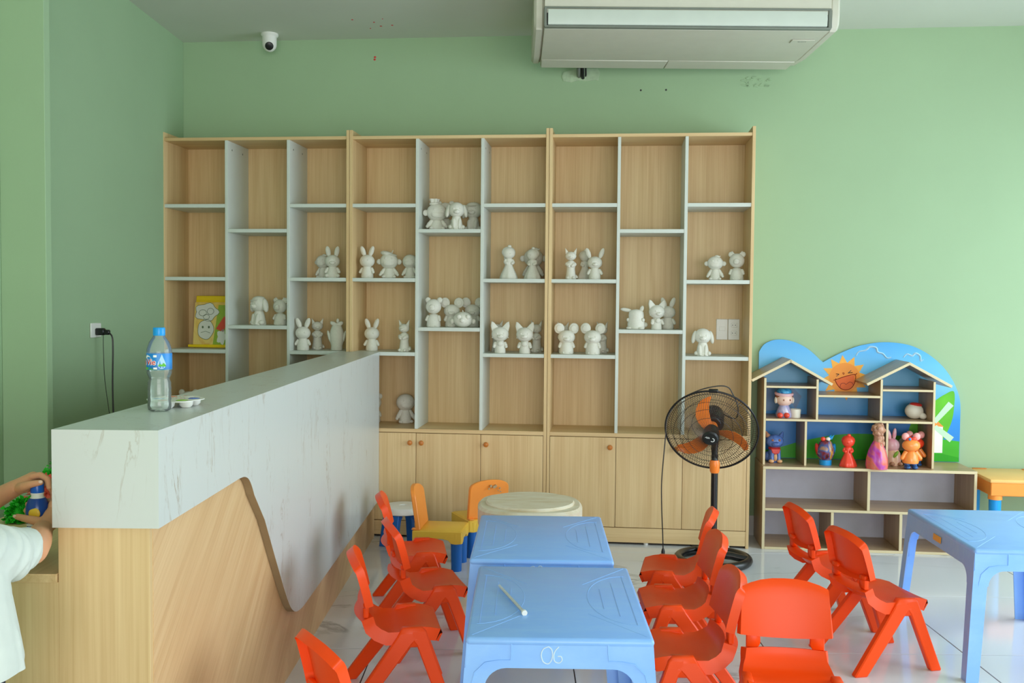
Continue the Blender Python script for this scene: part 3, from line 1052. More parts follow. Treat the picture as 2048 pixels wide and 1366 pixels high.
def back_fn(u, v):
    # u from the bottom of the pad to its arched top
    av = abs(v)
    zb = 0.352 + 0.012 * av ** 2
    top = 0.532 - 0.026 * av ** 2.6
    z = zb + (top - zb) * u
    h = 0.141 - 0.006 * u
    x = -0.132 - 0.030 * u - 0.008 * u * u + 0.020 * av ** 2
    if u > 0.85:
        x -= 0.008 * ((u - 0.85) / 0.15) ** 2
    return Vector((x, v * h, z))


VS = [-1, -0.96, -0.8, -0.55, -0.28, 0, 0.28, 0.55, 0.8, 0.96, 1]


def red_chair(label):
    t = thing('child_chair', label, 'chair', (0, 0, 0), 0, 'low orange-red chairs at the blue tables')
    us = [0, 0.015, 0.06, 0.10, 0.14, 0.26, 0.34, 0.42, 0.49, 0.56, 0.68, 0.78, 0.87, 0.94, 0.985, 1.0]
    sb = MB().shell(seat_fn, us, VS, 0.007, 0.044, 0.012)
    # posts on both sides of the hand slot, and the haunches over the legs
    for s in (-1, 1):
        sb.prism([(s * 0.086, 0.318), (s * 0.121, 0.318), (s * 0.121, 0.370), (s * 0.084, 0.370), (s * 0.078, 0.362), (s * 0.077, 0.335), (s * 0.080, 0.326)], 'yz', -0.146, -0.127, 0.003)
        sb.prism([(-0.026, 0.262), (-0.012, 0.283), (0.056, 0.283), (0.070, 0.268), (0.082, 0.224), (0.045, 0.214), (0.005, 0.214), (-0.045, 0.226)], 'xz', s * 0.118, s * 0.1495, 0.004)
    sb.build('seat', 'red', t, 50)
    MB().shell(back_fn, [0, 0.04, 0.15, 0.3, 0.5, 0.7, 0.85, 0.93, 0.975, 1.0], VS, 0.006, 0.030).build('backrest', 'red', t, 50)
    for s in (-1, 1):
        r = MB().prism([(-0.024, 0.262), (-0.011, 0.281), (0.030, 0.281), (0.036, 0.244), (0.018, 0.226), (-0.158, 0.003), (-0.163, 0.0), (-0.210, 0.0), (-0.212, 0.006)], 'xz', s * 0.136 - 0.015, s * 0.136 + 0.015, 0.004)
        r.shear_y(0.25, -s * 0.12)
        r.build('leg', 'red', t, 30)
        f = MB().prism([(0.016, 0.281), (0.056, 0.281), (0.070, 0.264), (0.162, 0.006), (0.160, 0.0), (0.121, 0.0), (0.117, 0.003), (0.036, 0.222), (0.022, 0.240)], 'xz', s * 0.136 - 0.015, s * 0.136 + 0.015, 0.004)
        f.shear_y(0.25, -s * 0.08)
        f.build('leg', 'red', t, 30)
    return t


CH = [
    (-0.449, 4.53, 0.139, 'orange-red chair furthest back along the counter, nearest the yellow stools'),
    (-0.345, 4.0, 0.30, 'orange-red chair beside the counter, second from the back of its row'),
    (-0.402, 3.501, 0.196, 'orange-red chair beside the counter at the numbered table, second from the front'),
    (-0.381, 2.651, 0.587, 'orange-red chair at the bottom edge, half cut off, close to the counter end'),
    (0.682, 4.257, 2.937, 'orange-red chair right in front of the fan base'),
    (0.618, 3.786, 3.119, 'orange-red chair on the right of the blue tables, between two like it'),
    (0.565, 3.255, 3.133, 'orange-red chair on the right of the near blue table, beside the one facing forward'),
    (0.846, 2.962, -1.691, 'orange-red chair facing the viewer, its back slot seen full on'),
    (1.412, 4.355, 0.12, 'orange-red chair seen from behind, in front of the toy house shelf'),
    (1.464, 3.901, 0.211, 'orange-red chair seen from behind, nearest the separate blue table'),
]
c0 = None
for x, y, a, lab in CH:
    if c0 is None:
        c0 = red_chair(lab)
        c0.location = (x, y, 0)
        c0.rotation_euler = (0, 0, a)
    else:
        dup(c0, (x, y, 0), a, lab)


# ------------------------------------------------------------------ blue tables
def arch(L, zt, zb, leg, r, n=7):
    # apron outline: flat top, arched underside running into the legs
    pts = [(0, zt), (L, zt), (L, zb - r)]
    pts += [(L - leg, zb - r)]
    for i in range(1, n + 1):
        a = PI / 2 * i / n
        pts.append((L - leg - r * (1 - math.cos(a)), zb - r + r * math.sin(a)))
    for i in range(n + 1):
        a = PI / 2 * i / n
        pts.append((leg + r * (1 - math.sin(a)), zb - r + r * math.cos(a)))
    pts.append((0, zb - r))
    return pts


def blue_table(label, L=0.515, D=0.735, H=0.5):
    t = thing('child_table', label, 'table', (0, 0, 0), 0, 'light blue plastic tables')
    tb = MB().box((0, 0, H - 0.012), (L, D, 0.024), 0.011, None, 3)
    tb.build('tabletop', 'blue', t, 40)
    o = MB()
    # raised lines moulded into the top
    z = H - 0.0002
    for s in (-1, 1):
        for k, hw in enumerate((0.25, 0.17, 0.10)):
            x = s * (0.225 - k * 0.042)
            o.bb(x - 0.0012, x + 0.0012, -hw, hw, z, z + 0.0008)
        o.tube([(s * (0.232 - 0.135 * math.cos(PI / 2 * (2 * i / 16 - 1))), 0.25 * math.sin(PI / 2 * (2 * i / 16 - 1)), z) for i in range(17)], 0.0009, 4)
    for sx in (-1, 1):
        for sy in (-1, 1):
            o.tube([(sx * 0.24, sy * 0.345, z), (sx * 0.09, sy * 0.15, z)], 0.0008, 4)
    o.build('moulded_line', 'blue', t)
    lg, r, zb = 0.052, 0.058, 0.418
    e = 0.004
    hx, hy = L / 2 - e, D / 2 - e
    for s in (-1, 1):
        A = MB().prism([(p[0] - hx, p[1]) for p in arch(2 * hx, H - 0.014, zb, lg, r)], 'xz', s * hy - (0.006 if s > 0 else 0), s * hy + (0.006 if s < 0 else 0))
        for v in A.bm.verts:
            v.co.y += s * (H - v.co.z) * 0.07
            v.co.x *= 1 + (H - v.co.z) * 0.14
        A.build('apron', 'blue', t, 30)
        A = MB().prism([(p[0] - hy, p[1]) for p in arch(2 * hy, H - 0.014, zb, lg, r)], 'yz', s * hx - (0.006 if s > 0 else 0), s * hx + (0.006 if s < 0 else 0))
        for v in A.bm.verts:
            v.co.x += s * (H - v.co.z) * 0.07
            v.co.y *= 1 + (H - v.co.z) * 0.10
        A.build('apron', 'blue', t, 30)
        # stepped ribs beside the arches
    for s in (-1, 1):
        for q in (-1, 1):
            R = MB()
            P = [(q * (hx - 0.012), s * (hy + 0.0085), 0.37 - 0.09), (q * (hx - 0.013), s * (hy + 0.0085), 0.37), (q * (hx - 0.022), s * (hy + 0.0075), 0.405), (q * (hx - 0.05), s * (hy + 0.006), 0.432), (q * (hx - 0.085), s * (hy + 0.005), 0.438), (q * (hx - 0.12), s * (hy + 0.0045), 0.439), (q * (hx - 0.122), s * (hy + 0.003), 0.465), (q * (hx - 0.122), s * (hy + 0.001), 0.486)]
            R.tube(P, 0.0022, 5)
            R.build('moulded_rib', 'blue', t)
    for sx in (-1, 1):
        for sy in (-1, 1):
            pts = [(0, 0), (-0.055, 0), (-0.055, -0.007), (-0.007, -0.007), (-0.007, -0.055), (0, -0.055)]
            G = MB().prism([(sx * p[0], sy * p[1]) for p in pts], 'xy', 0.0, zb - 0.0)
            for v in G.bm.verts:
                k = v.co.z / 0.5
                sh = 0.85 + 0.15 * (v.co.z / zb)
                v.co.x = sx * (hx + (1 - k) * 0.036) + v.co.x * sh
                v.co.y = sy * (hy + (1 - k) * 0.036) + v.co.y * sh
            G.bm.normal_update()
            G.build('leg', 'blue', t, 30)
    return t


T1 = blue_table('light blue plastic table marked 06, nearest the viewer, with a clear tube on it')
T1.location = (0.128, 3.005, 0)
T1.rotation_euler = (0, 0, -0.01)
T2 = dup(T1, (0.102, 3.822, 0), -0.02, 'light blue plastic table pushed behind the one marked 06')
T3 = dup(T1, (2.005, 4.03, 0), -0.05, 'light blue plastic table standing apart at the right edge')


def stroke(parent, paths, x0, z0, sc, y, name):
    mb = MB()
    for P in paths:
        Q = catmull([(x0 + p[0] * sc, y - (0.5 - (z0 + p[1] * sc)) * 0.07 - 0.0005, z0 + p[1] * sc) for p in P], 6)
        mb.tube(Q, 0.0016, 5)
    o = mb.build(name, 'chalk', parent)
    o['label'] = 'pale handwritten number'
    return o


yf = -(0.735 / 2 - 0.004)
zero = [(-0.2, 1.0), (-0.5, 0.85), (-0.62, 0.5), (-0.5, 0.12), (-0.22, 0.0), (-0.02, 0.2), (0.05, 0.55), (-0.02, 0.85), (-0.2, 1.0)]
six = [(0.42, 1.0), (0.2, 0.75), (0.12, 0.45), (0.18, 0.15), (0.42, 0.06), (0.6, 0.2), (0.56, 0.42), (0.36, 0.44)]
stroke(T1, [zero, six], -0.022, 0.431, 0.046, yf, 'number_marking')
eight = [(0.3, 0.5), (0.12, 0.75), (0.25, 1.0), (0.45, 0.98), (0.5, 0.75), (0.3, 0.5), (0.12, 0.25), (0.25, 0.0), (0.48, 0.1), (0.48, 0.35), (0.3, 0.5)]
stroke(T2, [zero, eight], -0.02, 0.431, 0.046, yf, 'number_marking')
# sticker on the apron of the separate table (its left side)
o = MB().box((0, 0, 0), (0.0012, 0.085, 0.026), 0.0005).bb(-0.0012, -0.0006, -0.03, 0.03, -0.006, 0.006).build('sticker', 'sticker', T3)
o.location = (-(0.515 / 2 - 0.004) - 0.0062, 0.0, 0.452)
o.rotation_euler = (0, 0.07, 0)
o['label'] = 'small gold sticker'

t = thing('clear_tube', 'clear plastic dropper tube lying on the table marked 06', 'tube', (-0.010, 2.972, 0.507), 0)
a, b = Vector((-0.039, 0.136, 0)), Vector((0.039, -0.136, 0))
MB().cone(a, b, 0.0045, 0.0052, 10).build('barrel', 'tube', t)
MB().cone(a + (b - a) * 0.2, a + (b - a) * 0.9, 0.0026, 0.0026, 8).build('plunger', 'white_pl', t)
MB().cone(b - (b - a) * 0.02, b + (b - a) * 0.012, 0.0085, 0.0085, 12).build('flange', 'white_pl', t)

# ------------------------------------------------------------------ small play furniture by the cabinets
def play_chair(label):
    t = thing('play_chair', label, 'chair', (0, 0, 0), 0, 'yellow and blue play chairs')
    # faces +x; seat 0.215 high
    MB().box((0, 0, 0.205), (0.26, 0.235, 0.02), 0.008, None, 2).build('seat', 'yellow', t)
    for s in (-1, 1):
        pts = [(-0.13, 0.21), (0.13, 0.21), (0.13, 0.148), (0.075, 0.148), (0.06, 0.165), (0.03, 0.172), (-0.03, 0.172), (-0.06, 0.165), (-0.075, 0.148), (-0.13, 0.148)]
        MB().prism(pts, 'xz', s * 0.117 - 0.006, s * 0.117 + 0.006, 0.002).build('apron', 'yellow', t)
        pts = [(-0.117, 0.21), (0.117, 0.21), (0.117, 0.148), (0.065, 0.148), (0.05, 0.165), (-0.05, 0.165), (-0.065, 0.148), (-0.117, 0.148)]
        MB().prism(pts, 'yz', s * 0.126 - 0.006, s * 0.126 + 0.006, 0.002).build('apron', 'yellow', t)
        for q in (-1, 1):
            MB().lathe([(0.027, 0.0), (0.0275, 0.004), (0.031, 0.15), (0, 0.152)], 18, Matrix.Translation((s * 0.1, q * 0.09, 0))).build('leg', 'dkblue', t)
            MB().lathe([(0.033, 0.146), (0.034, 0.2), (0, 0.2)], 18, Matrix.Translation((s * 0.1, q * 0.09, 0))).build('leg_socket', 'yellow', t)
    # back panel: arched top
    P = [(-0.117, 0.215), (0.117, 0.215), (0.117, 0.38)] + [(0.117 * math.cos(a), 0.38 + 0.055 * math.sin(a) ** 0.8) for a in [PI * i / 14 for i in range(1, 14)]] + [(-0.117, 0.38)]
    b = MB().prism(P, 'yz', -0.128, -0.104, 0.004)
    for v in b.bm.verts:
        v.co.x -= 0.03 * max(0, (v.co.z - 0.22)) / 0.2 + 0.05 * (v.co.y / 0.117) ** 2 * -0.3
    b.build('backrest', 'orange', t, 30)
    MB().bb(-0.136, -0.1, -0.118, -0.088, 0.214, 0.222, 0.003).bb(-0.136, -0.1, 0.088, 0.118, 0.214, 0.222, 0.003).build('clip', 'orange', t)
    return t


pc1 = play_chair('yellow play chair with orange back standing sideways between red chair and cream table')
pc1.location = (-0.398, 5.222, 0)
pc1.rotation_euler = (0, 0, -0.10)
pc2 = dup(pc1, (-0.200, 5.525, 0), 2.0, 'yellow play chair turned to the cabinets, orange back with worn picture')
mb = MB()
for (y, z, r) in ((0.02, 0.395, 0.012), (0.0, 0.40, 0.009), (0.03, 0.40, 0.008), (0.055, 0.385, 0.006), (0.06, 0.365, 0.005), (0.045, 0.372, 0.004), (-0.01, 0.385, 0.006)):
    mb.prism([(-y + r * random.uniform(0.6, 1.1) * math.cos(a), z + r * random.uniform(0.6, 1.1) * math.sin(a)) for a in (0.2, 1.2, 2.3, 3.3, 4.2, 5.4)], 'yz', -0.1535 - (z - 0.38) * 0.15, -0.150)
o = mb.build('worn_print', plain('worn_print_paint', (176, 150, 110), 0.6), pc2)
o['label'] = 'worn grey picture remains'

t = thing('round_stool', 'white topped round stool with blue legs behind the furthest red chair', 'stool', (-0.645, 5.60, 0), 0.5)
MB().lathe([(0.0, 0.243), (0.02, 0.243), (0.022, 0.247), (0.1, 0.247), (0.116, 0.243), (0.122, 0.234), (0.122, 0.21), (0.116, 0.206), (0, 0.206)], 40).build('seat', 'white_pl', t)
for k in range(4):
    a = PI / 4 + k * PI / 2
    mb = MB().prism([(0.05, 0.207), (0.108, 0.207), (0.122, 0.15), (0.142, 0.0), (0.104, 0.0), (0.085, 0.13), (0.07, 0.17), (0.05, 0.18)], 'xz', -0.02, 0.02, 0.005, Matrix.Rotation(a, 4, 'Z'))
    mb.build('leg', 'dkblue', t)

t = thing('cream_table', 'cream play table with a raised round disc, behind the blue tables', 'table', (0.070, 4.70, 0), 0.0)
oc = []
for i in range(40):
    a = 2 * PI * i / 40
    r = 0.262 * (1 + 0.045 * math.cos(4 * a))
    oc.append((r * math.cos(a + PI / 4), r * math.sin(a + PI / 4)))
mb = MB().prism(oc, 'xy', 0.35, 0.45, 0.012)
mb.build('tabletop', 'cream', t, 40)
MB().lathe([(0.212, 0.448), (0.214, 0.456), (0.208, 0.463), (0.196, 0.463), (0, 0.463)], 48).build('disc', 'cream', t)
for k in range(4):
    a = PI / 4 + k * PI / 2
    MB().lathe([(0.026, 0), (0.032, 0.35), (0, 0.352)], 16, Matrix.Translation((0.185 * math.cos(a), 0.185 * math.sin(a), 0))).build('leg', 'dkblue', t)

# orange play table at the right edge, against the wall
t = thing('orange_play_table', 'orange play table with blue legs at the right edge beyond the toy house', 'table', SP(1.505, 0.03), YS)
H_ = 0.455
MB().box((0.14, 0.10, H_ - 0.012), (0.66, 0.40, 0.024), 0.01, None, 2).build('tabletop', plain('pale_orange_plastic', (250, 196, 116), 0.3, 0.5), t)
for s in (-1, 1):
    MB().bb(-0.185, 0.465, 0.10 + s * 0.19 - 0.008, 0.10 + s * 0.19 + 0.008, H_ - 0.095, H_ - 0.02, 0.004).build('apron', 'orange', t)
    MB().bb(0.14 + s * 0.317 - 0.008, 0.14 + s * 0.317 + 0.008, -0.09, 0.29, H_ - 0.095, H_ - 0.02, 0.004).build('apron', 'orange', t)
    for q in (-1, 1):
        o = MB().lathe([(0.03, 0), (0.032, H_ - 0.115), (0, H_ - 0.115)], 18, Matrix.Translation((0.14 + s * 0.288, 0.10 + q * 0.16, 0))).build('leg', 'cap_blue', t)
        MB().lathe([(0.037, H_ - 0.118), (0.037, H_ - 0.094), (0, H_ - 0.094)], 18, Matrix.Translation((0.14 + s * 0.288, 0.10 + q * 0.16, 0))).build('leg_socket', 'orange', t)
MB().bb(0.03, 0.09, -0.105, -0.088, H_ - 0.04, H_ - 0.014, 0.006).build('tab', 'orange', t)
MB().bb(0.12, 0.124, -0.085, 0.285, H_ - 0.001, H_ + 0.0006).build('lid_joint', 'knob', t)
MB().bb(-0.16, -0.08, 0.26, 0.275, H_ - 0.001, H_ + 0.004, 0.002).bb(0.12, 0.2, 0.26, 0.275, H_ - 0.001, H_ + 0.004, 0.002).build('hinge_tab', 'knob', t)

# ------------------------------------------------------------------ pedestal fan
FN = thing('pedestal_fan', 'black pedestal fan with orange blades in front of the right bookcase', 'fan', (1.083, 5.33, 0), 0)
mb = MB()
RB = 0.188
mb.tube([(RB * math.cos(2 * PI * i / 40), RB * math.sin(2 * PI * i / 40), 0.024) for i in range(40)], 0.024, 12, True)
for k in range(3):
    a = 2 * PI * k / 3 - 0.25
    mb.tube([(0.02 * math.cos(a), 0.02 * math.sin(a), 0.05), (0.1 * math.cos(a), 0.1 * math.sin(a), 0.045), (0.18 * math.cos(a), 0.18 * math.sin(a), 0.03)], [0.024, 0.021, 0.02], 10)
mb.lathe([(0.045, 0.02), (0.04, 0.07), (0.026, 0.085), (0, 0.085)], 20)
mb.build('base', 'black_metal', FN, 50)
MB().lathe([(0.0185, 0.06), (0.0185, 0.53), (0, 0.53)], 20).build('pole', 'black_metal', FN)
MB().lathe([(0.021, 0.495), (0.026, 0.505), (0.028, 0.545), (0.024, 0.565), (0, 0.565)], 20).build('height_collar', 'blade', FN)
MB().tube([(0, 0, 0.56), (0, 0.01, 0.62), (0.012, 0.055, 0.70)], [0.018, 0.018, 0.022], 12).build('neck', 'black', FN)
nf = Vector((-0.235, -0.865, -0.445)).normalized()
hub = Vector((-0.025, -0.02, 0.727))
FM = Matrix.Translation(hub) @ nf.to_track_quat('Z', 'Y').to_matrix().to_4x4()   # +z towards the front of the fan
RG = 0.248


def fan(name, mb, m, ang=40):
    for v in mb.bm.verts:
        v.co = FM @ v.co
    return mb.build(name, m, FN, ang)


fan('motor', MB().lathe([(0, -0.20), (0.035, -0.197), (0.052, -0.18), (0.062, -0.13), (0.062, -0.075), (0.045, -0.058), (0, -0.055)], 28), 'black')
# guards: rim, rings and wires
mb = MB()
mb.tube([(RG * math.cos(2 * PI * i / 64), RG * math.sin(2 * PI * i / 64), -0.005) for i in range(64)], 0.0055, 8, True)
fan('guard_rim', mb, 'black')


def guard_z(r, front):
    t = r / RG
    if front:
        return 0.075 * (1 - t ** 2.6) - 0.002
    return -0.055 * (1 - t ** 3.0) - 0.01


for front in (True, False):
    mb = MB()
    nw = 108
    r_in = 0.043 if front else 0.05
    for i in range(nw):
        a0 = 2 * PI * i / nw
        P = []
        for k in range(7):
            r = r_in + (RG - r_in) * k / 6
            a = a0 + (0.22 * (1 - k / 6) if front else -0.22 * (1 - k / 6))
            P.append((r * math.cos(a), r * math.sin(a), guard_z(r, front)))
        mb.tube(P, 0.0011, 3)
    for r in ((0.235, 0.20, 0.165, 0.12) if front else (0.22, 0.17, 0.11)):
        mb.tube([(r * math.cos(2 * PI * i / 48), r * math.sin(2 * PI * i / 48), guard_z(r, front) - (0.001 if front else -0.001)) for i in range(48)], 0.0013, 4, True)
    o = fan('front_guard' if front else 'rear_guard', mb, 'wire')
    o['kind'] = 'stuff'
# blades
for k in range(3):
    mb = MB()
    a0 = math.radians((112, 232, 348)[k])
    rows = []
    us = [0, 0.15, 0.3, 0.5, 0.7, 0.85, 0.95, 1.0]
    vs = [-1, -0.5, 0, 0.5, 1]

    def bl(u, v, a0=a0):
        r = 0.03 + 0.188 * u
        half = (0.020 + 0.013 * math.sin(PI * min(1, u * 1.05)) + 0.008 * u) * (1 if u < 0.9 else math.sqrt(max(0.05, 1 - ((u - 0.9) / 0.11) ** 2)))
        sweep = 0.10 - 0.42 * u * u
        a = a0 + sweep
        tx, ty = -math.sin(a), math.cos(a)
        return Vector((r * math.cos(a) + tx * v * half, r * math.sin(a) + ty * v * half, 0.005 + v * 0.016 * (1 - 0.4 * u)))
    mb.shell(bl, us, vs, 0.002, 0.002)
    fan('blade', mb, 'blade', 60)
hb = fan('hub_cap', MB().lathe([(0, 0.0), (0.043, 0.0), (0.045, 0.05), (0.044, 0.073), (0.036, 0.081), (0, 0.083)], 32), 'black')
fan('blade_hub', MB().lathe([(0, -0.055), (0.03, -0.05), (0.034, -0.02), (0.034, 0.02), (0, 0.03)], 24), 'blade')
o = fan('top_clip', MB().box((0.0, 0.0, 0.0), (0.05, 0.018, 0.02), 0.004, Matrix.Translation((0.015, RG + 0.003, -0.004))), 'black')
# maker's mark on the hub
# upright frame on the hub face: local x to the viewer's right, y up
upv = (Vector((0, 0, 1)) - nf * nf.z).normalized()
rtv = upv.cross(nf)
HM = Matrix(((rtv.x, upv.x, nf.x, 0), (rtv.y, upv.y, nf.y, 0), (rtv.z, upv.z, nf.z, 0), (0, 0, 0, 1)))
HM = Matrix.Translation(hub + nf * 0.0826) @ HM @ Matrix.Rotation(-0.28, 4, 'Z')
hb_t = text_obj('maker_mark', 'ASIA', 0.014, 0.0005, 'white', hb, HM @ Matrix.Translation((-0.030, 0.001, 0)), 0.3, 0.85)
mb = MB()
for i in range(8):
    a = -1.9 + i * 0.5
    cx, cz = 0.012 + 0.010 * math.cos(a), -0.001 + 0.0105 * math.sin(a)
    mb.prism([(cx - 0.0028, cz - 0.0022), (cx + 0.0028, cz - 0.0018), (cx + 0.0022, cz + 0.0022), (cx - 0.0022, cz + 0.0018)], 'xy', 0, 0.0006, 0, HM)
mb.build('maker_mark', 'white', hb)
# cable draped over the guard and hanging to the floor
P = catmull([(0.02, 0.16, 0.83), (0.105, 0.02, 0.79), (0.12, -0.01, 0.85), (0.09, 0.0, 0.93), (0.06, -0.01, 0.965), (0.0, -0.02, 0.97), (-0.10, -0.02, 0.945), (-0.20, -0.02, 0.89), (-0.262, -0.02, 0.80), (-0.272, -0.02, 0.70), (-0.280, -0.02, 0.60), (-0.289, -0.015, 0.45), (-0.286, -0.01, 0.30), (-0.277, 0.0, 0.15), (-0.273, 0.005, 0.065)], 7)
cb = MB().tube(P, 0.0032, 7).build('cable', 'black', FN)
o = MB().lathe([(0, 0.024), (0.009, 0.026), (0.010, 0.06), (0.006, 0.075), (0, 0.076)], 12, Matrix.Translation((-0.273, 0.005, 0))).cone((-0.278, 0.005, 0.012), (-0.278, 0.005, 0.026), 0.002, 0.002, 8).cone((-0.268, 0.005, 0.012), (-0.268, 0.005, 0.026), 0.002, 0.002, 8).build('plug', 'black', cb)


# ------------------------------------------------------------------ plaster figures (unit height, facing -y)
def limb(a, b, ra, rb, n=6):
    a, b = Vector(a), Vector(b)
    ra, rb = ra * 1.3, rb * 1.3
    pts = [a + (b - a) * (i / n) for i in range(n + 1)]
    rad = [ra + (rb - ra) * (i / n) for i in range(n + 1)]
    rad[0] *= 0.6
    rad[-1] *= 0.55
    return pts, rad


def fig(kind, mats, root):
    """Parts of a small plaster figure. mats: dict part -> material."""
    def mt(k):
        return mats.get(k, mats['all'])

    def part(name, mb, key=None):
        return mb.build(name, mt(key or name), root, 60)

    def face(hb, c, r, snout=True):
        if snout:
            hb.ell((c[0], c[1] - r[1] * 0.86, c[2] - r[2] * 0.28), (r[0] * 0.42, r[1] * 0.35, r[2] * 0.30), (0, 0, 0), 14, 8)
            hb.ell((c[0], c[1] - r[1] * 1.18, c[2] - r[2] * 0.16), (r[0] * 0.13, r[1] * 0.10, r[2] * 0.09), (0, 0, 0), 10, 6)
        for s in (-1, 1):
            hb.ell((c[0] + s * r[0] * 0.38, c[1] - r[1] * 0.90, c[2] + r[2] * 0.10), (r[0] * 0.10, r[1] * 0.06, r[2] * 0.13), (0, 0, 0), 10, 6)

    def feet(b, w_, r, y=-0.06):
        for s in (-1, 1):
            b.ell((s * w_, y, r * 0.75), (r * 0.95, r * 1.35, r * 0.8), (0, 0, 0), 12, 8)

    def arms(z, x, reach, r, y=-0.05):
        for s in (-1, 1):
            P, R = limb((s * x, 0, z), (s * (x + reach), y, z - 0.13), r, r * 0.85)
            part('arm', MB().tube(P, R, 10).ell(P[-1], (r, r, r), (0, 0, 0), 10, 6), 'arm')

    if kind in ('rabbit', 'rabbit_small_ears', 'bunny_sit'):
        sit = kind == 'bunny_sit'
        zb = 0.36
        b = MB().lathe([(0, 0), (0.175, 0.0), (0.188, 0.03), (0.185, 0.12), (0.165, 0.24), (0.12, 0.36), (0, 0.38)], 20)
        if sit:
            for s in (-1, 1):
                b.ell((s * 0.15, -0.08, 0.07), (0.075, 0.14, 0.07), (0, 0, s * 0.4), 12, 8)
            b.ell((0, 0.16, 0.08), (0.06, 0.06, 0.06), (0, 0, 0), 10, 6)
        else:
            feet(b, 0.085, 0.06, -0.09)
        part('body', b)
        arms(0.32, 0.12, 0.09, 0.048)
        c, r = (0, -0.01, 0.53), (0.235, 0.21, 0.20)
        h = MB().ell(c, r, (0, 0, 0), 20, 14)
        face(h, c, r, kind != 'rabbit')
        if kind == 'rabbit':
            for s in (-1, 1):
                h.ell((s * 0.085, -0.175, 0.55), (0.02, 0.012, 0.028), (0, 0, 0), 10, 6)
        part('head', h)
        for s in (-1, 1):
            wd = 0.078 if kind != 'rabbit_small_ears' else 0.075
            x0 = 0.085 if kind != 'rabbit_small_ears' else 0.16
            e = MB().ell((s * (x0 + 0.05), 0.0, 0.83), (wd, 0.045, 0.175), (0, s * (0.36 if not sit else 0.2), 0), 14, 10)
            e.ell((s * (x0 + 0.05), -0.03, 0.83), (wd * 0.55, 0.02, 0.13), (0, s * (0.36 if not sit else 0.2), 0), 12, 8)
            part('ear', e)
    elif kind in ('cat', 'slim_cat'):
        slim = kind == 'slim_cat'
        if slim:
            b = MB().lathe([(0, 0), (0.165, 0.0), (0.175, 0.04), (0.15, 0.16), (0.13, 0.34), (0.15, 0.46), (0.13, 0.55), (0.07, 0.6), (0, 0.61)], 20)
            feet(b, 0.09, 0.065, -0.12)
            b.ell((0.16, 0.06, 0.10), (0.05, 0.12, 0.05), (0.4, 0, 0.5), 10, 6)
        else:
            b = MB().lathe([(0, 0), (0.17, 0.0), (0.18, 0.03), (0.17, 0.14), (0.15, 0.28), (0.11, 0.40), (0, 0.42)], 20)
            b.ell((0, -0.13, 0.30), (0.10, 0.07, 0.09), (0, 0, 0), 12, 8)
        part('body', b)
        if slim:
            for s in (-1, 1):
                P, R = limb((s * 0.14, -0.02, 0.50), (s * 0.05, -0.15, 0.42), 0.055, 0.045)
                part('arm', MB().tube(P, R, 10).ell(P[-1], (0.045, 0.045, 0.045), (0, 0, 0), 10, 6))
        else:
            arms(0.34, 0.13, 0.06, 0.05, -0.09)
        c, r = ((0, -0.02, 0.74), (0.175, 0.15, 0.14)) if slim else ((0, -0.02, 0.60), (0.275, 0.23, 0.23))
        h = MB().ell(c, r, (0, 0, 0), 20, 14)
        face(h, c, r, True)
        if not slim:
            for s in (-1, 1):
                h.cone((s * 0.20, -0.04, 0.52), (s * 0.27, -0.05, 0.48), 0.05, 0.004, 8)
        part('head', h)
        for s in (-1, 1):
            if slim:
                q = [(s * 0.05, 0.83), (s * 0.165, 0.78), (s * 0.185, 1.0)]
            else:
                q = [(s * 0.04, 0.80), (s * 0.255, 0.66), (s * 0.30, 0.86), (s * 0.275, 1.0), (s * 0.21, 0.98)]
            part('ear', MB().prism(q, 'xz', -0.045, 0.02, 0.012))
    elif kind in ('monkey', 'monkey_hat', 'monkey_crown', 'round_head'):
        zt = {'monkey': 1.0, 'monkey_hat': 0.90, 'monkey_crown': 0.86, 'round_head': 1.0}[kind]
        rz = 0.29
        c, r = (0, -0.02, zt - rz), (0.32, 0.27, rz)
        zn = c[2] - rz * 0.8
        b = MB().lathe([(0, 0), (0.20, 0.0), (0.225, 0.04), (0.21, 0.14), (0.165, zn * 0.8), (0.10, zn + 0.06), (0, zn + 0.07)], 20)
        for s in (-1, 1):
            b.ell((s * 0.17, -0.12, 0.06), (0.085, 0.11, 0.06), (0, 0, s * 0.3), 12, 8)
        part('body', b)
        for s in (-1, 1):
            P, R = limb((s * 0.12, 0, zn * 0.95), (s * 0.30, -0.06, zn * 0.35), 0.06, 0.055)
            part('arm', MB().tube(P, R, 10).ell(P[-1], (0.058, 0.058, 0.058), (0, 0, 0), 10, 6))
        h = MB().ell(c, r, (0, 0, 0), 22, 16)
        h.ell((0, -0.19, c[2] - 0.07), (0.22, 0.11, 0.13), (0, 0, 0), 16, 10)
        for s in (-1, 1):
            h.ell((s * 0.11, -0.25, c[2] + 0.08), (0.03, 0.03, 0.045), (0, 0, 0), 10, 6)
        part('head', h)
        if kind != 'round_head':
            for s in (-1, 1):
                part('ear', MB().ell((s * 0.345, 0.02, c[2] - 0.02), (0.10, 0.05, 0.10), (0, 0, 0), 14, 10))
        if kind == 'monkey':
            P = [(0.0, -0.02, 0.98), (0.08, -0.04, 1.0), (0.16, -0.04, 0.975), (0.21, -0.05, 1.0)]
            part('hair_tuft', MB().tube(P, [0.05, 0.045, 0.035, 0.01], 8))
        if kind == 'monkey_hat':
            part('hat', MB().ell((-0.06, -0.02, 0.86), (0.25, 0.22, 0.10), (0, 0.25, 0), 16, 10).ell((0.08, -0.10, 0.85), (0.22, 0.16, 0.03), (0.2, 0.25, 0), 14, 6).cone((0.1, -0.02, 0.9), (0.14, -0.03, 1.0), 0.02, 0.012, 8))
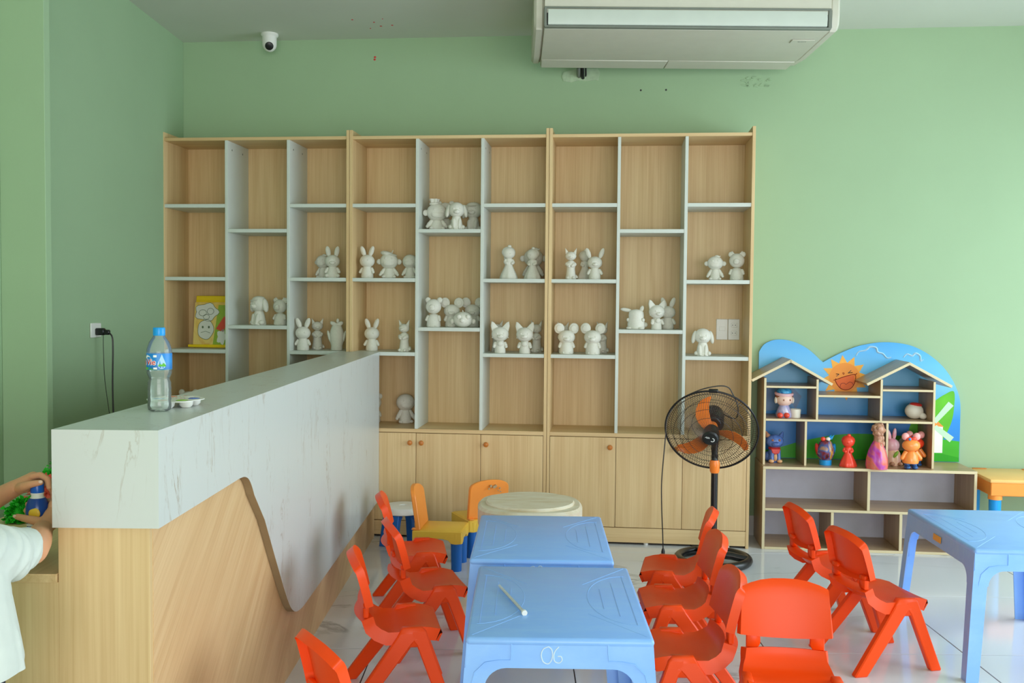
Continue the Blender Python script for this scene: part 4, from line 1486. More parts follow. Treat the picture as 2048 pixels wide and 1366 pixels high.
        if kind == 'monkey_crown':
            part('crown', MB().lathe([(0.15, 0.80), (0.16, 0.86), (0.12, 0.88), (0, 0.88)], 18, Matrix.Translation((-0.08, 0, 0))).lathe([(0.11, 0.84), (0.15, 0.97), (0.10, 0.93), (0, 0.92)], 30, Matrix.Translation((-0.08, 0, 0.02)), lambda a, z: 1 + 0.22 * math.cos(5 * a)))
    elif kind in ('dog', 'dog_cap'):
        c, r = (0, -0.02, 0.72), (0.30, 0.26, 0.28)
        b = MB().lathe([(0, 0), (0.24, 0.0), (0.25, 0.05), (0.215, 0.2), (0.19, 0.34), (0.14, 0.5), (0, 0.52)], 20)
        for s in (-1, 1):
            b.ell((s * 0.21, -0.06, 0.09), (0.09, 0.14, 0.09), (0, 0, s * 0.3), 12, 8)
        part('body', b)
        for s in (-1, 1):
            P, R = limb((s * 0.11, -0.12, 0.38), (s * 0.09, -0.2, 0.05), 0.06, 0.055)
            part('foreleg', MB().tube(P, R, 10).ell(P[-1], (0.06, 0.075, 0.05), (0, 0, 0), 10, 6), 'arm')
        h = MB().ell(c, r, (0, 0, 0), 20, 14)
        face(h, c, r, True)
        part('head', h)
        for s in (-1, 1):
            part('ear', MB().ell((s * 0.31, 0.01, 0.68), (0.085, 0.12, 0.24), (0, s * -0.22, 0), 14, 10))
        if kind == 'dog_cap':
            part('cap', MB().ell((0, 0.0, 0.88), (0.24, 0.22, 0.12), (0, 0, 0), 16, 10).ell((0, -0.2, 0.86), (0.16, 0.14, 0.025), (0.2, 0, 0), 14, 6))
    elif kind in ('bear', 'mouse', 'cow'):
        big = kind == 'mouse'
        b = MB().lathe([(0, 0), (0.215, 0.0), (0.235, 0.04), (0.225, 0.16), (0.195, 0.30), (0.13, 0.42), (0, 0.44)], 20)
        feet(b, 0.10, 0.07, -0.13)
        part('body', b)
        arms(0.37, 0.15, 0.07, 0.055, -0.07)
        c, r = ((0, -0.02, 0.54), (0.275, 0.23, 0.225)) if big else ((0, -0.02, 0.68), (0.26, 0.22, 0.25))
        h = MB().ell(c, r, (0, 0, 0), 20, 14)
        face(h, c, r, True)
        if kind != 'mouse':
            h.ell((0, -0.235, c[2] - 0.02), (0.10, 0.06, 0.09), (0, 0, 0), 14, 8)
        part('head', h)
        for s in (-1, 1):
            if big:
                part('ear', MB().ell((s * 0.235, 0.02, 0.82), (0.165, 0.05, 0.175), (0, 0, 0), 18, 12).ell((s * 0.235, -0.03, 0.82), (0.10, 0.02, 0.11), (0, 0, 0), 14, 8))
            else:
                part('ear', MB().ell((s * 0.20, 0.02, 0.89), (0.095, 0.05, 0.10), (0, s * 0.3, 0), 14, 10))
        if kind == 'cow':
            for s in (-1, 1):
                part('horn', MB().tube(catmull([(s * 0.10, 0, 0.9), (s * 0.16, -0.01, 0.96), (s * 0.15, -0.02, 1.0)], 3), [0.04] + [0.035] * 5 + [0.01], 8))
    elif kind == 'princess':
        b = MB().lathe([(0, 0), (0.25, 0.0), (0.265, 0.03), (0.22, 0.16), (0.13, 0.36), (0.095, 0.46), (0.115, 0.54), (0.10, 0.60), (0.05, 0.64), (0, 0.65)], 30, None, lambda a, z: 1 + (0.06 * math.cos(7 * a) if z < 0.34 else 0))
        part('gown', b, 'body')
        for s in (-1, 1):
            P = catmull([(s * 0.09, -0.01, 0.57), (s * 0.125, -0.055, 0.49), (s * 0.05, -0.125, 0.46)], 4)
            part('arm', MB().tube(P, [0.045] * (len(P) - 1) + [0.03], 10))
        h = MB().ell((0, -0.01, 0.77), (0.19, 0.17, 0.175), (0, 0, 0), 20, 14)
        h.ell((0, -0.175, 0.75), (0.02, 0.02, 0.018), (0, 0, 0), 8, 6)
        part('head', h)
        hr = MB().ell((0, 0.04, 0.80), (0.205, 0.17, 0.165), (0, 0, 0), 20, 14)
        hr.ell((0.02, 0.0, 0.965), (0.06, 0.055, 0.05), (0, 0, 0), 14, 8)
        hr.tube([(0.0, 0.14, 0.8), (-0.03, 0.17, 0.62), (-0.05, 0.16, 0.42)], [0.11, 0.08, 0.03], 10)
        part('hair', hr)
    elif kind == 'penguin':
        part('body', MB().lathe([(0, 0), (0.17, 0), (0.19, 0.02), (0.18, 0.15), (0.22, 0.3), (0.235, 0.45), (0.21, 0.62), (0.16, 0.76), (0.09, 0.83), (0, 0.85)], 22))
        for s in (-1, 1):
            part('wing', MB().ell((s * 0.235, -0.02, 0.44), (0.05, 0.09, 0.2), (0, s * 0.25, 0), 12, 8), 'arm')
        f = MB()
        f.ell((-0.10, -0.05, 0.84), (0.12, 0.06, 0.07), (0, 0.5, 0), 12, 8).ell((0.10, -0.05, 0.84), (0.12, 0.06, 0.07), (0, -0.5, 0), 12, 8).ell((0, -0.07, 0.83), (0.04, 0.04, 0.04), (0, 0, 0), 10, 6).ell((0.03, 0, 0.93), (0.05, 0.04, 0.08), (0, 0, 0), 10, 6)
        part('bow', f)
    elif kind == 'ball_head':
        h = MB().ell((0, 0, 0.46), (0.58, 0.5, 0.46), (0, 0, 0), 24, 16)
        h.ell((-0.03, -0.46, 0.42), (0.15, 0.12, 0.14), (0, 0, 0), 12, 8)
        for s in (-1, 1):
            h.ell((s * 0.26 + 0.05, -0.42, 0.62), (0.14, 0.07, 0.14), (0, 0, 0), 12, 8)
        part('head', h)
        part('crest', MB().cone((0.0, 0, 0.88), (-0.02, 0, 1.02), 0.06, 0.01, 8), 'head')
        for s in (-1, 1):
            part('ear', MB().ell((s * 0.62, 0, 0.36), (0.13, 0.1, 0.16), (0, 0, 0), 12, 8))
    elif kind == 'tall_ear':
        part('body', MB().lathe([(0, 0), (0.34, 0), (0.38, 0.05), (0.39, 0.2), (0.36, 0.42), (0.33, 0.50), (0.34, 0.62), (0.32, 0.76), (0.24, 0.86), (0, 0.90)], 24))
        for s in (-1, 1):
            part('arm', MB().ell((s * 0.33, -0.14, 0.42), (0.08, 0.12, 0.09), (0, 0, 0), 12, 8))
            part('foot', MB().ell((s * 0.25, -0.2, 0.06), (0.16, 0.18, 0.07), (0, 0, 0), 12, 8), 'body')
        part('ear', MB().ell((-0.46, 0, 0.86), (0.26, 0.07, 0.085), (0, 0.15, 0), 14, 10), 'ear')
        part('ear', MB().ell((0.24, 0, 0.90), (0.09, 0.06, 0.16), (0, 0.35, 0), 14, 10), 'ear')
        part('tail', MB().ell((0.36, 0.22, 0.2), (0.12, 0.12, 0.12), (0, 0, 0), 12, 8), 'body')


PLS = {'all': 'plaster'}
PROTO = {}
FIGS = [
    # kind, s, depth, shelf z, height, turn, label
    ('bunny_sit', -2.484, 0.10, 1.552, 0.193, 0.25, 'white plaster rabbit sitting alone high on the left bookcase, ears up'),
    ('monkey', -2.578, 0.22, 1.552, 0.145, -0.3, 'white plaster monkey half hidden behind the lone sitting rabbit'),
    ('dog_cap', -2.950, 0.11, 1.261, 0.178, -0.5, 'white plaster dog with a cap in the tall second column of the left bookcase'),
    ('cow', -2.826, 0.14, 1.261, 0.170, -0.2, 'white plaster horned calf beside the dog with a cap'),
    ('rabbit', -2.665, 0.09, 1.111, 0.197, 0.1, 'white plaster long eared rabbit on the left bookcase just above the counter'),
    ('slim_cat', -2.612, 0.21, 1.111, 0.196, 0.3, 'white plaster slim cat standing behind a rabbit on the left bookcase'),
    ('penguin', -2.462, 0.12, 1.111, 0.193, 0.2, 'white plaster egg shaped penguin with a bow at the right end of the left bookcase'),
    ('bear', -3.400, 0.10, 0.655, 0.204, 0.2, 'white plaster bear whose ears just show over the counter by the paint tray'),
    ('rabbit', -2.268, 0.10, 1.552, 0.195, -0.1, 'white plaster long eared rabbit, leftmost of three on the middle bookcase'),
    ('monkey_hat', -2.140, 0.13, 1.552, 0.172, 0.15, 'white plaster monkey in a tilted hat between a rabbit and a round head'),
    ('round_head', -2.012, 0.14, 1.552, 0.146, 0.0, 'white plaster round headed child right of the monkey in a hat'),
    ('monkey_crown', -1.848, 0.13, 1.843, 0.190, 0.3, 'white plaster monkey with a leafy crown on the highest filled shelf'),
    ('bear', -1.818, 0.26, 1.843, 0.194, 0.2, 'white plaster bear hidden behind the monkey with a leafy crown'),
    ('dog', -1.717, 0.065, 1.843, 0.163, 0.2, 'white plaster dog with drooping ears in the middle of the highest filled shelf'),
    ('dog_cap', -1.641, 0.24, 1.843, 0.181, -0.1, 'white plaster figure with a cap at the right of the highest filled shelf'),
    ('princess', -1.405, 0.10, 1.552, 0.201, 0.35, 'white plaster princess with a hair bun, alone left of another princess'),
    ('princess', -1.263, 0.11, 1.552, 0.190, -0.3, 'white plaster princess beside the right edge of the middle bookcase'),
    ('monkey', -1.270, 0.25, 1.552, 0.188, 0.0, 'white plaster monkey behind the princess at the edge of the middle bookcase'),
    ('rabbit', -2.248, 0.14, 1.111, 0.197, 0.0, 'white plaster rabbit just above the far end of the counter'),
    ('slim_cat', -2.033, 0.08, 1.111, 0.191, -0.3, 'white plaster slim cat on the middle bookcase right of the counter end'),
    ('bear', -1.858, 0.10, 1.261, 0.181, -0.1, 'white plaster bear with a round snout on the crowded middle shelf'),
    ('mouse', -1.757, 0.16, 1.261, 0.179, 0.1, 'white plaster big eared mouse behind the round head on the crowded shelf'),
    ('mouse', -1.643, 0.25, 1.261, 0.181, 0.0, 'white plaster big eared mouse at the right back of the crowded shelf'),
    ('ball_head', -1.673, 0.06, 1.261, 0.102, 0.1, 'low white plaster round head in front of the two big eared mice'),
    ('cat', -1.450, 0.07, 1.111, 0.188, 0.15, 'white plaster cat with wide ears, left one of two on the middle bookcase'),
    ('slim_cat', -1.490, 0.24, 1.111, 0.191, 0.4, 'white plaster slim cat standing behind the left wide eared cat'),
    ('cat', -1.301, 0.06, 1.111, 0.187, 0.0, 'white plaster cat with wide ears, right one of two on the middle bookcase'),
    ('slim_cat', -1.245, 0.24, 1.111, 0.194, -0.3, 'white plaster slim cat standing behind the right wide eared cat'),
    ('round_head', -2.066, 0.27, 0.655, 0.182, 0.4, 'white plaster round headed figure on the base of the middle bookcase'),
    ('bear', -2.268, 0.27, 0.655, 0.183, 0.2, 'white plaster bear mostly hidden by the far end of the counter'),
    ('slim_cat', -1.035, 0.10, 1.552, 0.187, 0.0, 'white plaster slim cat at the left of the right bookcase'),
    ('rabbit_small_ears', -0.893, 0.08, 1.552, 0.186, 0.1, 'white plaster rabbit with wide set ears on the right bookcase'),
    ('princess', -0.955, 0.22, 1.552, 0.184, 0.2, 'white plaster princess behind the rabbit with wide set ears'),
    ('tall_ear', -0.646, 0.09, 1.261, 0.132, -0.2, 'squat white plaster creature with one ear stretched out sideways'),
    ('cat', -0.528, 0.08, 1.261, 0.174, 0.35, 'white plaster cat with wide ears on the middle column of the right bookcase'),
    ('rabbit', -0.456, 0.20, 1.261, 0.190, -0.1, 'white plaster rabbit behind the cat on the right bookcase'),
    ('monkey', -0.190, 0.12, 1.552, 0.142, -0.1, 'white plaster monkey with a hair tuft on the right bookcase'),
    ('cow', -0.068, 0.10, 1.552, 0.169, -0.2, 'white plaster horned calf beside the tufted monkey on the right bookcase'),
    ('mouse', -1.055, 0.08, 1.111, 0.184, 0.1, 'white plaster big eared mouse, left one of two on the right bookcase'),
    ('slim_cat', -1.085, 0.25, 1.111, 0.188, 0.0, 'white plaster slim cat standing behind the left mouse on the right bookcase'),
    ('mouse', -0.899, 0.06, 1.111, 0.186, -0.1, 'white plaster big eared mouse, right one of two on the right bookcase'),
    ('slim_cat', -0.846, 0.23, 1.111, 0.190, -0.4, 'white plaster slim cat standing behind the right mouse on the right bookcase'),
    ('dog', -0.259, 0.08, 1.111, 0.160, -0.05, 'white plaster puppy with drooping ears beside the switch plates'),
]
GRP = 'blank white plaster figures on the bookcases'
for kind, s, d, z, h, turn, lab in FIGS:
    loc, rz = SP(s, d, z + 0.0005), YS + turn
    if kind in PROTO:
        dup(PROTO[kind], loc, rz, lab, h)
    else:
        r = thing('plaster_figure', lab, 'figurine', loc, rz, GRP)
        fig(kind, PLS, r)
        r.scale = (h, h, h)
        PROTO[kind] = r

# ------------------------------------------------------------------ painted figures in the toy house
def HPt(s, d, z):
    return PH + SD * s + SN * d + Vector((0, 0, z))


P_ = {
    'flesh': plain('painted_flesh', (244, 208, 190), 0.4), 'brown': plain('painted_brown', (150, 92, 60), 0.45),
    'bluecap': daub('painted_blue_cap', [(30, 110, 180), (70, 170, 220), (24, 90, 160)], 12), 'pinkish': plain('painted_pink', (236, 190, 196), 0.4),
    'coral': plain('painted_coral', (236, 84, 62), 0.3), 'cloudy': daub('painted_lilac', [(226, 220, 232), (150, 150, 200), (230, 214, 220)], 12),
    'pup': daub('painted_blue', [(52, 86, 158), (94, 124, 190), (40, 70, 140)], 10), 'tan': plain('painted_tan', (230, 180, 130), 0.4),
    'scarf': plain('painted_red', (206, 56, 50), 0.3), 'owl': daub('painted_dark_mix', [(60, 24, 34), (130, 40, 44), (60, 90, 150), (210, 150, 60), (90, 30, 50), (80, 150, 210)], 9),
    'cyan': plain('painted_cyan', (30, 150, 220), 0.3), 'redp': plain('painted_orange_red', (244, 74, 50), 0.25),
    'gown': daub('painted_magenta_mix', [(196, 40, 110), (176, 70, 170), (226, 110, 90), (180, 110, 90), (200, 30, 90)], 6), 'browny': daub('painted_brown_mix', [(150, 100, 76), (190, 140, 110), (120, 84, 70)], 14),
    'bunny': daub('painted_rose', [(236, 160, 176), (226, 186, 190), (232, 150, 166)], 8), 'yell': daub('painted_sand', [(236, 200, 150), (226, 180, 160), (240, 190, 120)], 8), 'leaf': plain('painted_leaf', (130, 180, 50), 0.4),
    'oran': plain('painted_orange', (250, 150, 70), 0.25), 'boots': daub('painted_blue_boots', [(30, 120, 200), (50, 70, 110), (30, 130, 220)], 20), 'rose': plain('painted_rose_ear', (244, 170, 166), 0.3),
    'redh': plain('painted_tomato', (236, 70, 40), 0.25), 'bone': plain('painted_bone', (236, 230, 216), 0.5),
}
GP = 'painted plaster figures in the toy house'


def painted(name, label, s, d, z, turn=0.0):
    return thing(name, label, 'figurine', HPt(s, d, z + 0.0005), YS + turn, GP)


# seated child with a beanie and a pot
t = painted('painted_figure', 'painted seated child figure in a blue beanie beside a white pot', 0.137, 0.15, 0.752, 0.15)
MB().lathe([(0, 0), (0.045, 0), (0.047, 0.02), (0.036, 0.05), (0.026, 0.072), (0, 0.076)], 20).build('body', P_['cloudy'], t)
h = MB().ell((0, -0.004, 0.106), (0.05, 0.045, 0.042), (0, 0, 0), 20, 14)
h.build('head', P_['flesh'], t)
e = MB()
for x in (-0.017, 0.021):
    e.ell((x, -0.047, 0.104), (0.004, 0.003, 0.006), (0, 0, 0), 8, 6)
e.build('eye', P_['brown'], t)
MB().ell((0, 0.004, 0.120), (0.053, 0.046, 0.034), (0.25, 0, 0), 18, 12).build('hair', P_['brown'], t)
MB().ell((0, 0.004, 0.148), (0.044, 0.042, 0.030), (0, 0, 0), 18, 12).build('beanie', P_['bluecap'], t)
MB().tube([(0.047 * math.cos(2 * PI * i / 20), 0.004 + 0.044 * math.sin(2 * PI * i / 20), 0.138 + 0.006 * math.sin(2 * PI * i / 20)) for i in range(20)], 0.009, 8, True).build('beanie_brim', P_['pinkish'], t)
for sx in (-1, 1):
    MB().ell((sx * 0.05, -0.002, 0.10), (0.009, 0.014, 0.02), (0, 0, 0), 10, 8).build('ear_flap', P_['bone'], t)
for x in (-0.04, 0.0):
    MB().ell((x, -0.052, 0.016), (0.017, 0.022, 0.016), (0, 0, 0), 12, 8).build('shoe', P_['coral'], t)
MB().lathe([(0, 0), (0.028, 0), (0.031, 0.045), (0.029, 0.05), (0.025, 0.046), (0, 0.04)], 20, Matrix.Translation((0.062, -0.02, 0))).build('pot', P_['bone'], t)

t = painted('painted_figure', 'blue painted puppy figure with a red scarf in the lower left cell', 0.088, 0.17, 0.482, 0.05)
b = MB().lathe([(0, 0), (0.036, 0.0), (0.04, 0.02), (0.034, 0.06), (0.028, 0.085), (0, 0.09)], 20)
b.ell((-0.034, 0.02, 0.03), (0.02, 0.03, 0.03), (0, 0, 0), 12, 8)
b.build('body', P_['pup'], t)
for sx in (-1, 1):
    MB().tube([(sx * 0.018, -0.03, 0.075), (sx * 0.02, -0.04, 0.015)], [0.013, 0.012], 10).build('foreleg', P_['pup'], t)
    MB().ell((sx * 0.024, -0.045, 0.011), (0.016, 0.018, 0.011), (0, 0, 0), 12, 8).build('paw', P_['tan'], t)
MB().ell((0, -0.02, 0.033), (0.016, 0.03, 0.03), (0, 0, 0), 12, 8).build('belly', P_['tan'], t)
h = MB().ell((0, -0.012, 0.125), (0.052, 0.042, 0.040), (0, 0, 0), 20, 14).ell((0, -0.046, 0.112), (0.026, 0.02, 0.016), (0, 0, 0), 14, 8)
h.build('head', P_['pup'], t)
for sx in (-1, 1):
    MB().cone((sx * 0.036, -0.002, 0.15), (sx * 0.05, 0.0, 0.182), 0.017, 0.003, 10).build('ear', P_['pup'] if sx > 0 else P_['browny'], t)
    MB().ell((sx * 0.02, -0.052, 0.135), (0.007, 0.004, 0.007), (0, 0, 0), 8, 6).build('eye', P_['brown'], t)
MB().lathe([(0.028, 0.092), (0.036, 0.084), (0.032, 0.075), (0, 0.074)], 18).prism([(-0.028, 0.084), (0.028, 0.084), (0.02, 0.058), (0, 0.05), (-0.02, 0.058)], 'xz', -0.048, -0.034, 0.003).build('scarf', P_['scarf'], t)

t = painted('painted_figure', 'dark mixed paint egg shaped figure on a blue base', 0.372, 0.11, 0.482)
MB().lathe([(0, 0.03), (0.03, 0.03), (0.043, 0.045), (0.05, 0.07), (0.048, 0.1), (0.036, 0.13), (0.02, 0.148), (0, 0.15)], 24).build('body', P_['owl'], t)
MB().lathe([(0, 0), (0.034, 0), (0.035, 0.03), (0, 0.032)], 24).build('base', P_['cyan'], t)
MB().ell((0.044, 0.01, 0.085), (0.014, 0.024, 0.04), (0, 0.2, 0), 12, 8).build('wing', P_['cyan'], t)
MB().ell((-0.044, 0.01, 0.085), (0.014, 0.024, 0.04), (0, -0.2, 0), 12, 8).build('wing', P_['scarf'], t)
MB().ell((-0.018, -0.012, 0.152), (0.014, 0.013, 0.013), (0, 0, 0), 12, 8).build('crest', P_['redp'], t)
MB().ell((0.010, -0.012, 0.152), (0.014, 0.013, 0.012), (0, 0, 0), 12, 8).build('crest', P_['bone'], t)
mb = MB()
for i in range(6):
    mb.tube([(0.012 + 0.004 * i, 0.0, 0.15), (0.02 + 0.005 * i, -0.004, 0.168 + 0.004 * (i % 3))], [0.004, 0.002], 6)
mb.build('feather_tuft', P_['cyan'], t)

t = painted('painted_figure', 'glossy orange-red princess figure, painted one colour', 0.49, 0.07, 0.482, -0.2)
fig('princess', {'all': P_['redp']}, t)
t.scale = (0.186,) * 3

t = painted('painted_figure', 'tall pink gowned figure with lumpy brown hair, in front of the upright', 0.640, 0.022, 0.482, 0.1)
MB().lathe([(0, 0), (0.058, 0.0), (0.062, 0.02), (0.059, 0.06), (0.049, 0.10), (0.034, 0.135), (0.02, 0.16), (0, 0.165)], 30, None, lambda a, z: 1 + 0.05 * math.cos(8 * a)).build('gown', P_['gown'], t, 60)
MB().tube(catmull([(0.0, 0, 0.14), (0.005, 0.0, 0.17), (0.004, 0.0, 0.2)], 4), 0.024, 12).build('neck', P_['browny'], t)
h = MB()
random.seed(12)
h.ell((0.006, 0, 0.222), (0.034, 0.034, 0.038), (0, 0, 0), 16, 12)
for i in range(22):
    a, b_2 = random.uniform(0, 2 * PI), random.uniform(-0.9, 1.2)
    h.ell((0.006 + 0.030 * math.cos(a) * math.cos(b_2), 0.030 * math.sin(a) * math.cos(b_2), 0.222 + 0.032 * math.sin(b_2)), (0.013,) * 3, (0, 0, 0), 8, 6)
for i in range(12):
    h.ell((0.012 + random.uniform(-0.014, 0.02), random.uniform(-0.02, 0.01), 0.13 + i * 0.006), (0.014, 0.014, 0.02), (0, 0, 0), 8, 6)
h.build('hair', P_['browny'], t, 70)

t = painted('painted_figure', 'pink painted rabbit figure with a green leaf, leaning in the lower right cell', 0.765, 0.17, 0.482, 0.25)
MB().lathe([(0, 0), (0.045, 0.0), (0.05, 0.03), (0.044, 0.07), (0.03, 0.095), (0, 0.1)], 20).build('body', P_['yell'], t)
MB().ell((-0.005, -0.004, 0.115), (0.042, 0.038, 0.042), (0, 0, 0), 18, 12).build('head', P_['bunny'], t)
MB().ell((-0.026, 0, 0.176), (0.015, 0.011, 0.036), (0, -0.3, 0), 12, 10).build('ear', P_['bunny'], t)
MB().ell((0.010, 0, 0.180), (0.012, 0.010, 0.036), (0, 0.1, 0), 12, 10).build('ear', P_['bunny'], t)
MB().ell((-0.004, -0.047, 0.068), (0.024, 0.008, 0.010), (0, -0.9, 0), 12, 8).build('leaf', P_['leaf'], t)
for sx in (-1, 1):
    MB().ell((sx * 0.025, -0.045, 0.012), (0.015, 0.016, 0.012), (0, 0, 0), 10, 8).build('foot', P_['browny'], t)


def eared_girl(label, s, d, dress, headm, turn, sc):
    t = painted('painted_figure', label, s, d, 0.482, turn)
    MB().lathe([(0, 0.035), (0.042, 0.035), (0.045, 0.045), (0.036, 0.085), (0.02, 0.105), (0, 0.108)], 20).build('dress', dress, t)
    for sx in (-1, 1):
        MB().lathe([(0.015, 0.01), (0.016, 0.04), (0, 0.042)], 14, Matrix.Translation((sx * 0.02, 0, 0))).ell((sx * 0.021, -0.008, 0.012), (0.018, 0.024, 0.012), (0, 0, 0), 12, 8).build('boot', P_['boots'], t)
        MB().tube([(sx * 0.026, 0, 0.098), (sx * 0.05, -0.008, 0.066)], [0.014, 0.012], 10).ell((sx * 0.051, -0.008, 0.064), (0.012, 0.012, 0.012), (0, 0, 0), 10, 6).build('arm', dress, t)
        MB().ell((sx * 0.032, 0, 0.186), (0.021, 0.017, 0.022), (0, 0, 0), 14, 10).build('ear', P_['rose'], t)
    MB().ell((0, -0.004, 0.136), (0.05, 0.042, 0.036), (0, 0, 0), 20, 14).build('head', headm, t)
    MB().ell((-0.016, -0.01, 0.172), (0.018, 0.014, 0.014), (0, 0, 0), 12, 8).ell((0.012, -0.01, 0.174), (0.016, 0.014, 0.012), (0, 0, 0), 12, 8).build('bow', P_['coral'], t)
    MB().ell((-0.016, -0.024, 0.174), (0.008, 0.006, 0.008), (0, 0, 0), 10, 6).build('bow_knot', P_['cyan'], t)
    t.scale = (sc,) * 3
    return t


eared_girl('orange painted round eared figure with blue boots, at the front', 0.828, 0.03, P_['oran'], P_['oran'], 0.1, 1.0)
eared_girl('orange figure with a tomato red head, just behind the all orange one', 0.886, 0.15, P_['oran'], P_['redh'], -0.1, 0.98)

t = painted('painted_figure', 'white rounded figure with a red top in the upper right cell', 0.888, 0.19, 0.752, -0.2)
MB().ell((0, 0, 0.046), (0.052, 0.042, 0.046), (0, 0.1, 0), 18, 12).build('body', P_['bone'], t)
MB().ell((0.045, -0.01, 0.02), (0.024, 0.022, 0.019), (0, 0.3, 0), 12, 8).build('foot', P_['bone'], t)
MB().ell((0.008, 0, 0.084), (0.036, 0.03, 0.013), (0, 0.1, 0), 14, 8).build('red_top', P_['scarf'], t)

# ------------------------------------------------------------------ craft pack on the left bookcase
t = thing('craft_pack', 'flat colouring kit pack with yellow ends leaning in the left bookcase', 'pack', SP(-3.402, 0.165, 1.112), YS)
TL = Matrix.Rotation(-0.14, 4, 'X')
M['pack_print'] = daub('pack_print', [(232, 190, 90), (240, 214, 130), (226, 170, 80)], 6, 0.2)
M['pack_yellow'] = plain('pack_yellow', (240, 206, 20), 0.2)
MB().box((0.12, 0, 0.145), (0.235, 0.022, 0.29), 0.008, TL, 2).build('pouch', 'pack_print', t)
MB().box((0.12, 0, 0.305), (0.225, 0.008, 0.05), 0.003, TL).box((0.12, -0.004, 0.298), (0.22, 0.006, 0.008), 0.002, TL).build('header', 'pack_yellow', t)
MB().box((0.10, -0.012, 0.012), (0.25, 0.008, 0.018), 0.003, TL).build('bottom_seam', 'pack_yellow', t)


def pk(name, pts, m, k=0):
    return MB().prism(pts, 'xz', -0.0122 - 0.0006 * k, -0.0105, 0, TL).build(name, m, t, smooth=False)


def blob(cx, cz, rx, rz, n=20, wob=0.0, ph=0):
    return [(cx + rx * (1 + wob * math.cos(5 * 2 * PI * i / n + ph)) * math.cos(2 * PI * i / n), cz + rz * (1 + wob * math.cos(5 * 2 * PI * i / n + ph)) * math.sin(2 * PI * i / n)) for i in range(n)]


pk('printed_panel', [(0.135, 0.02), (0.225, 0.02), (0.225, 0.27), (0.16, 0.27)], plain('pack_green', (150, 180, 60), 0.3), 0)
pk('printed_panel', [(0.15, 0.12), (0.2, 0.10), (0.225, 0.18), (0.2, 0.2)], plain('pack_red', (220, 80, 60), 0.3), 1)
pk('line_drawing', blob(0.085, 0.225, 0.075, 0.055, 24, 0.12), plain('pack_white', (224, 226, 220), 0.3), 1)
pk('line_drawing', blob(0.085, 0.115, 0.052, 0.062, 24, 0.03), 'pack_white' if 'pack_white' in M else bpy.data.materials['pack_white'], 2)
pk('line_drawing', blob(0.19, 0.07, 0.03, 0.045, 20, 0.2), bpy.data.materials['pack_white'], 1)
mb = MB()
for P in (blob(0.085, 0.115, 0.052, 0.062, 24, 0.03), blob(0.085, 0.225, 0.075, 0.055, 24, 0.12), blob(0.06, 0.22, 0.025, 0.02, 12), blob(0.11, 0.23, 0.022, 0.02, 12), blob(0.085, 0.195, 0.02, 0.016, 12)):
    mb.tube([TL @ Vector((x, -0.0142, z)) for x, z in P], 0.0012, 4, True)
mb.tube([TL @ Vector(p) for p in ((0.055, -0.0142, 0.095), (0.085, -0.0142, 0.105), (0.115, -0.0142, 0.093))], 0.0012, 4)
for x in (0.065, 0.105):
    mb.ell(TL @ Vector((x, -0.0142, 0.13)), (0.006, 0.002, 0.008), (0, 0, 0), 8, 6)
mb.build('drawn_lines', plain('pack_ink', (90, 110, 80), 0.5), t)

# ------------------------------------------------------------------ things on the counter and desk
WB = thing('water_bottle', 'clear water bottle with blue cap and blue label on the counter', 'bottle', (-0.961, 2.635, ZT + 0.0006), 0)
pr = [(0, 0.004), (0.022, 0.0), (0.029, 0.004), (0.0305, 0.012), (0.0305, 0.022), (0.0292, 0.027), (0.0308, 0.033), (0.0295, 0.040), (0.0312, 0.047), (0.0297, 0.054), (0.0312, 0.061), (0.0296, 0.068), (0.0305, 0.076), (0.0265, 0.086), (0.0278, 0.092), (0.0322, 0.102), (0.0326, 0.108), (0.0326, 0.160), (0.0318, 0.168), (0.026, 0.186), (0.018, 0.197), (0.0145, 0.203), (0.0145, 0.213), (0, 0.213)]
MB().lathe(pr, 40, None, lambda a, z: 1 + (0.012 * math.cos(6 * a) if z < 0.025 else 0)).build('bottle_body', 'pet', WB, 60)
o = MB().lathe([(0, 0.008), (0.026, 0.006), (0.0285, 0.014), (0.0285, 0.074), (0.025, 0.086), (0, 0.087)], 32).build('water', 'water', WB, 60)
MB().lathe([(0.0152, 0.203), (0.0158, 0.206), (0.0158, 0.222), (0.0148, 0.2245), (0, 0.2245)], 40, None, lambda a, z: 1 + 0.012 * math.cos(30 * a)).build('cap', 'cap_blue', WB)
LB = MB().lathe([(0.0329, 0.112), (0.0331, 0.112), (0.0331, 0.156), (0.0329, 0.156)], 48).build('label', 'label_blue', WB)


def wrap(a0, r):
    # bend flat x,y onto the bottle; a0 is the angle of x = 0
    def f(v):
        a = a0 + v.x / r
        q = r + v.z
        return Vector((q * math.cos(a), q * math.sin(a), v.y))
    return f


text_obj('label_text', 'La Vie', 0.0215, 0.0002, 'white', LB, Matrix.Identity(4), 0.08, 1.0, wrap(-PI / 2 - 1.55, 0.0333), 0.0012).location = (0, 0, 0.126)
text_obj('label_text', 'La Vie', 0.0215, 0.0003, 'redprint', LB, Matrix.Identity(4), 0.08, 1.0, wrap(-PI / 2 - 1.55, 0.0336), 0.0002).location = (0, 0, 0.126)


def decal(name, pts, m, r=0.0332, th=0.00025):
    mb = MB().prism(pts, 'xy', 0, th)
    bmesh.ops.subdivide_edges(mb.bm, edges=[e for e in mb.bm.edges if e.calc_length() > 0.006], cuts=3)
    for v in mb.bm.verts:
        v.co = wrap(-PI / 2, r)(v.co)
    return mb.build(name, m, LB)


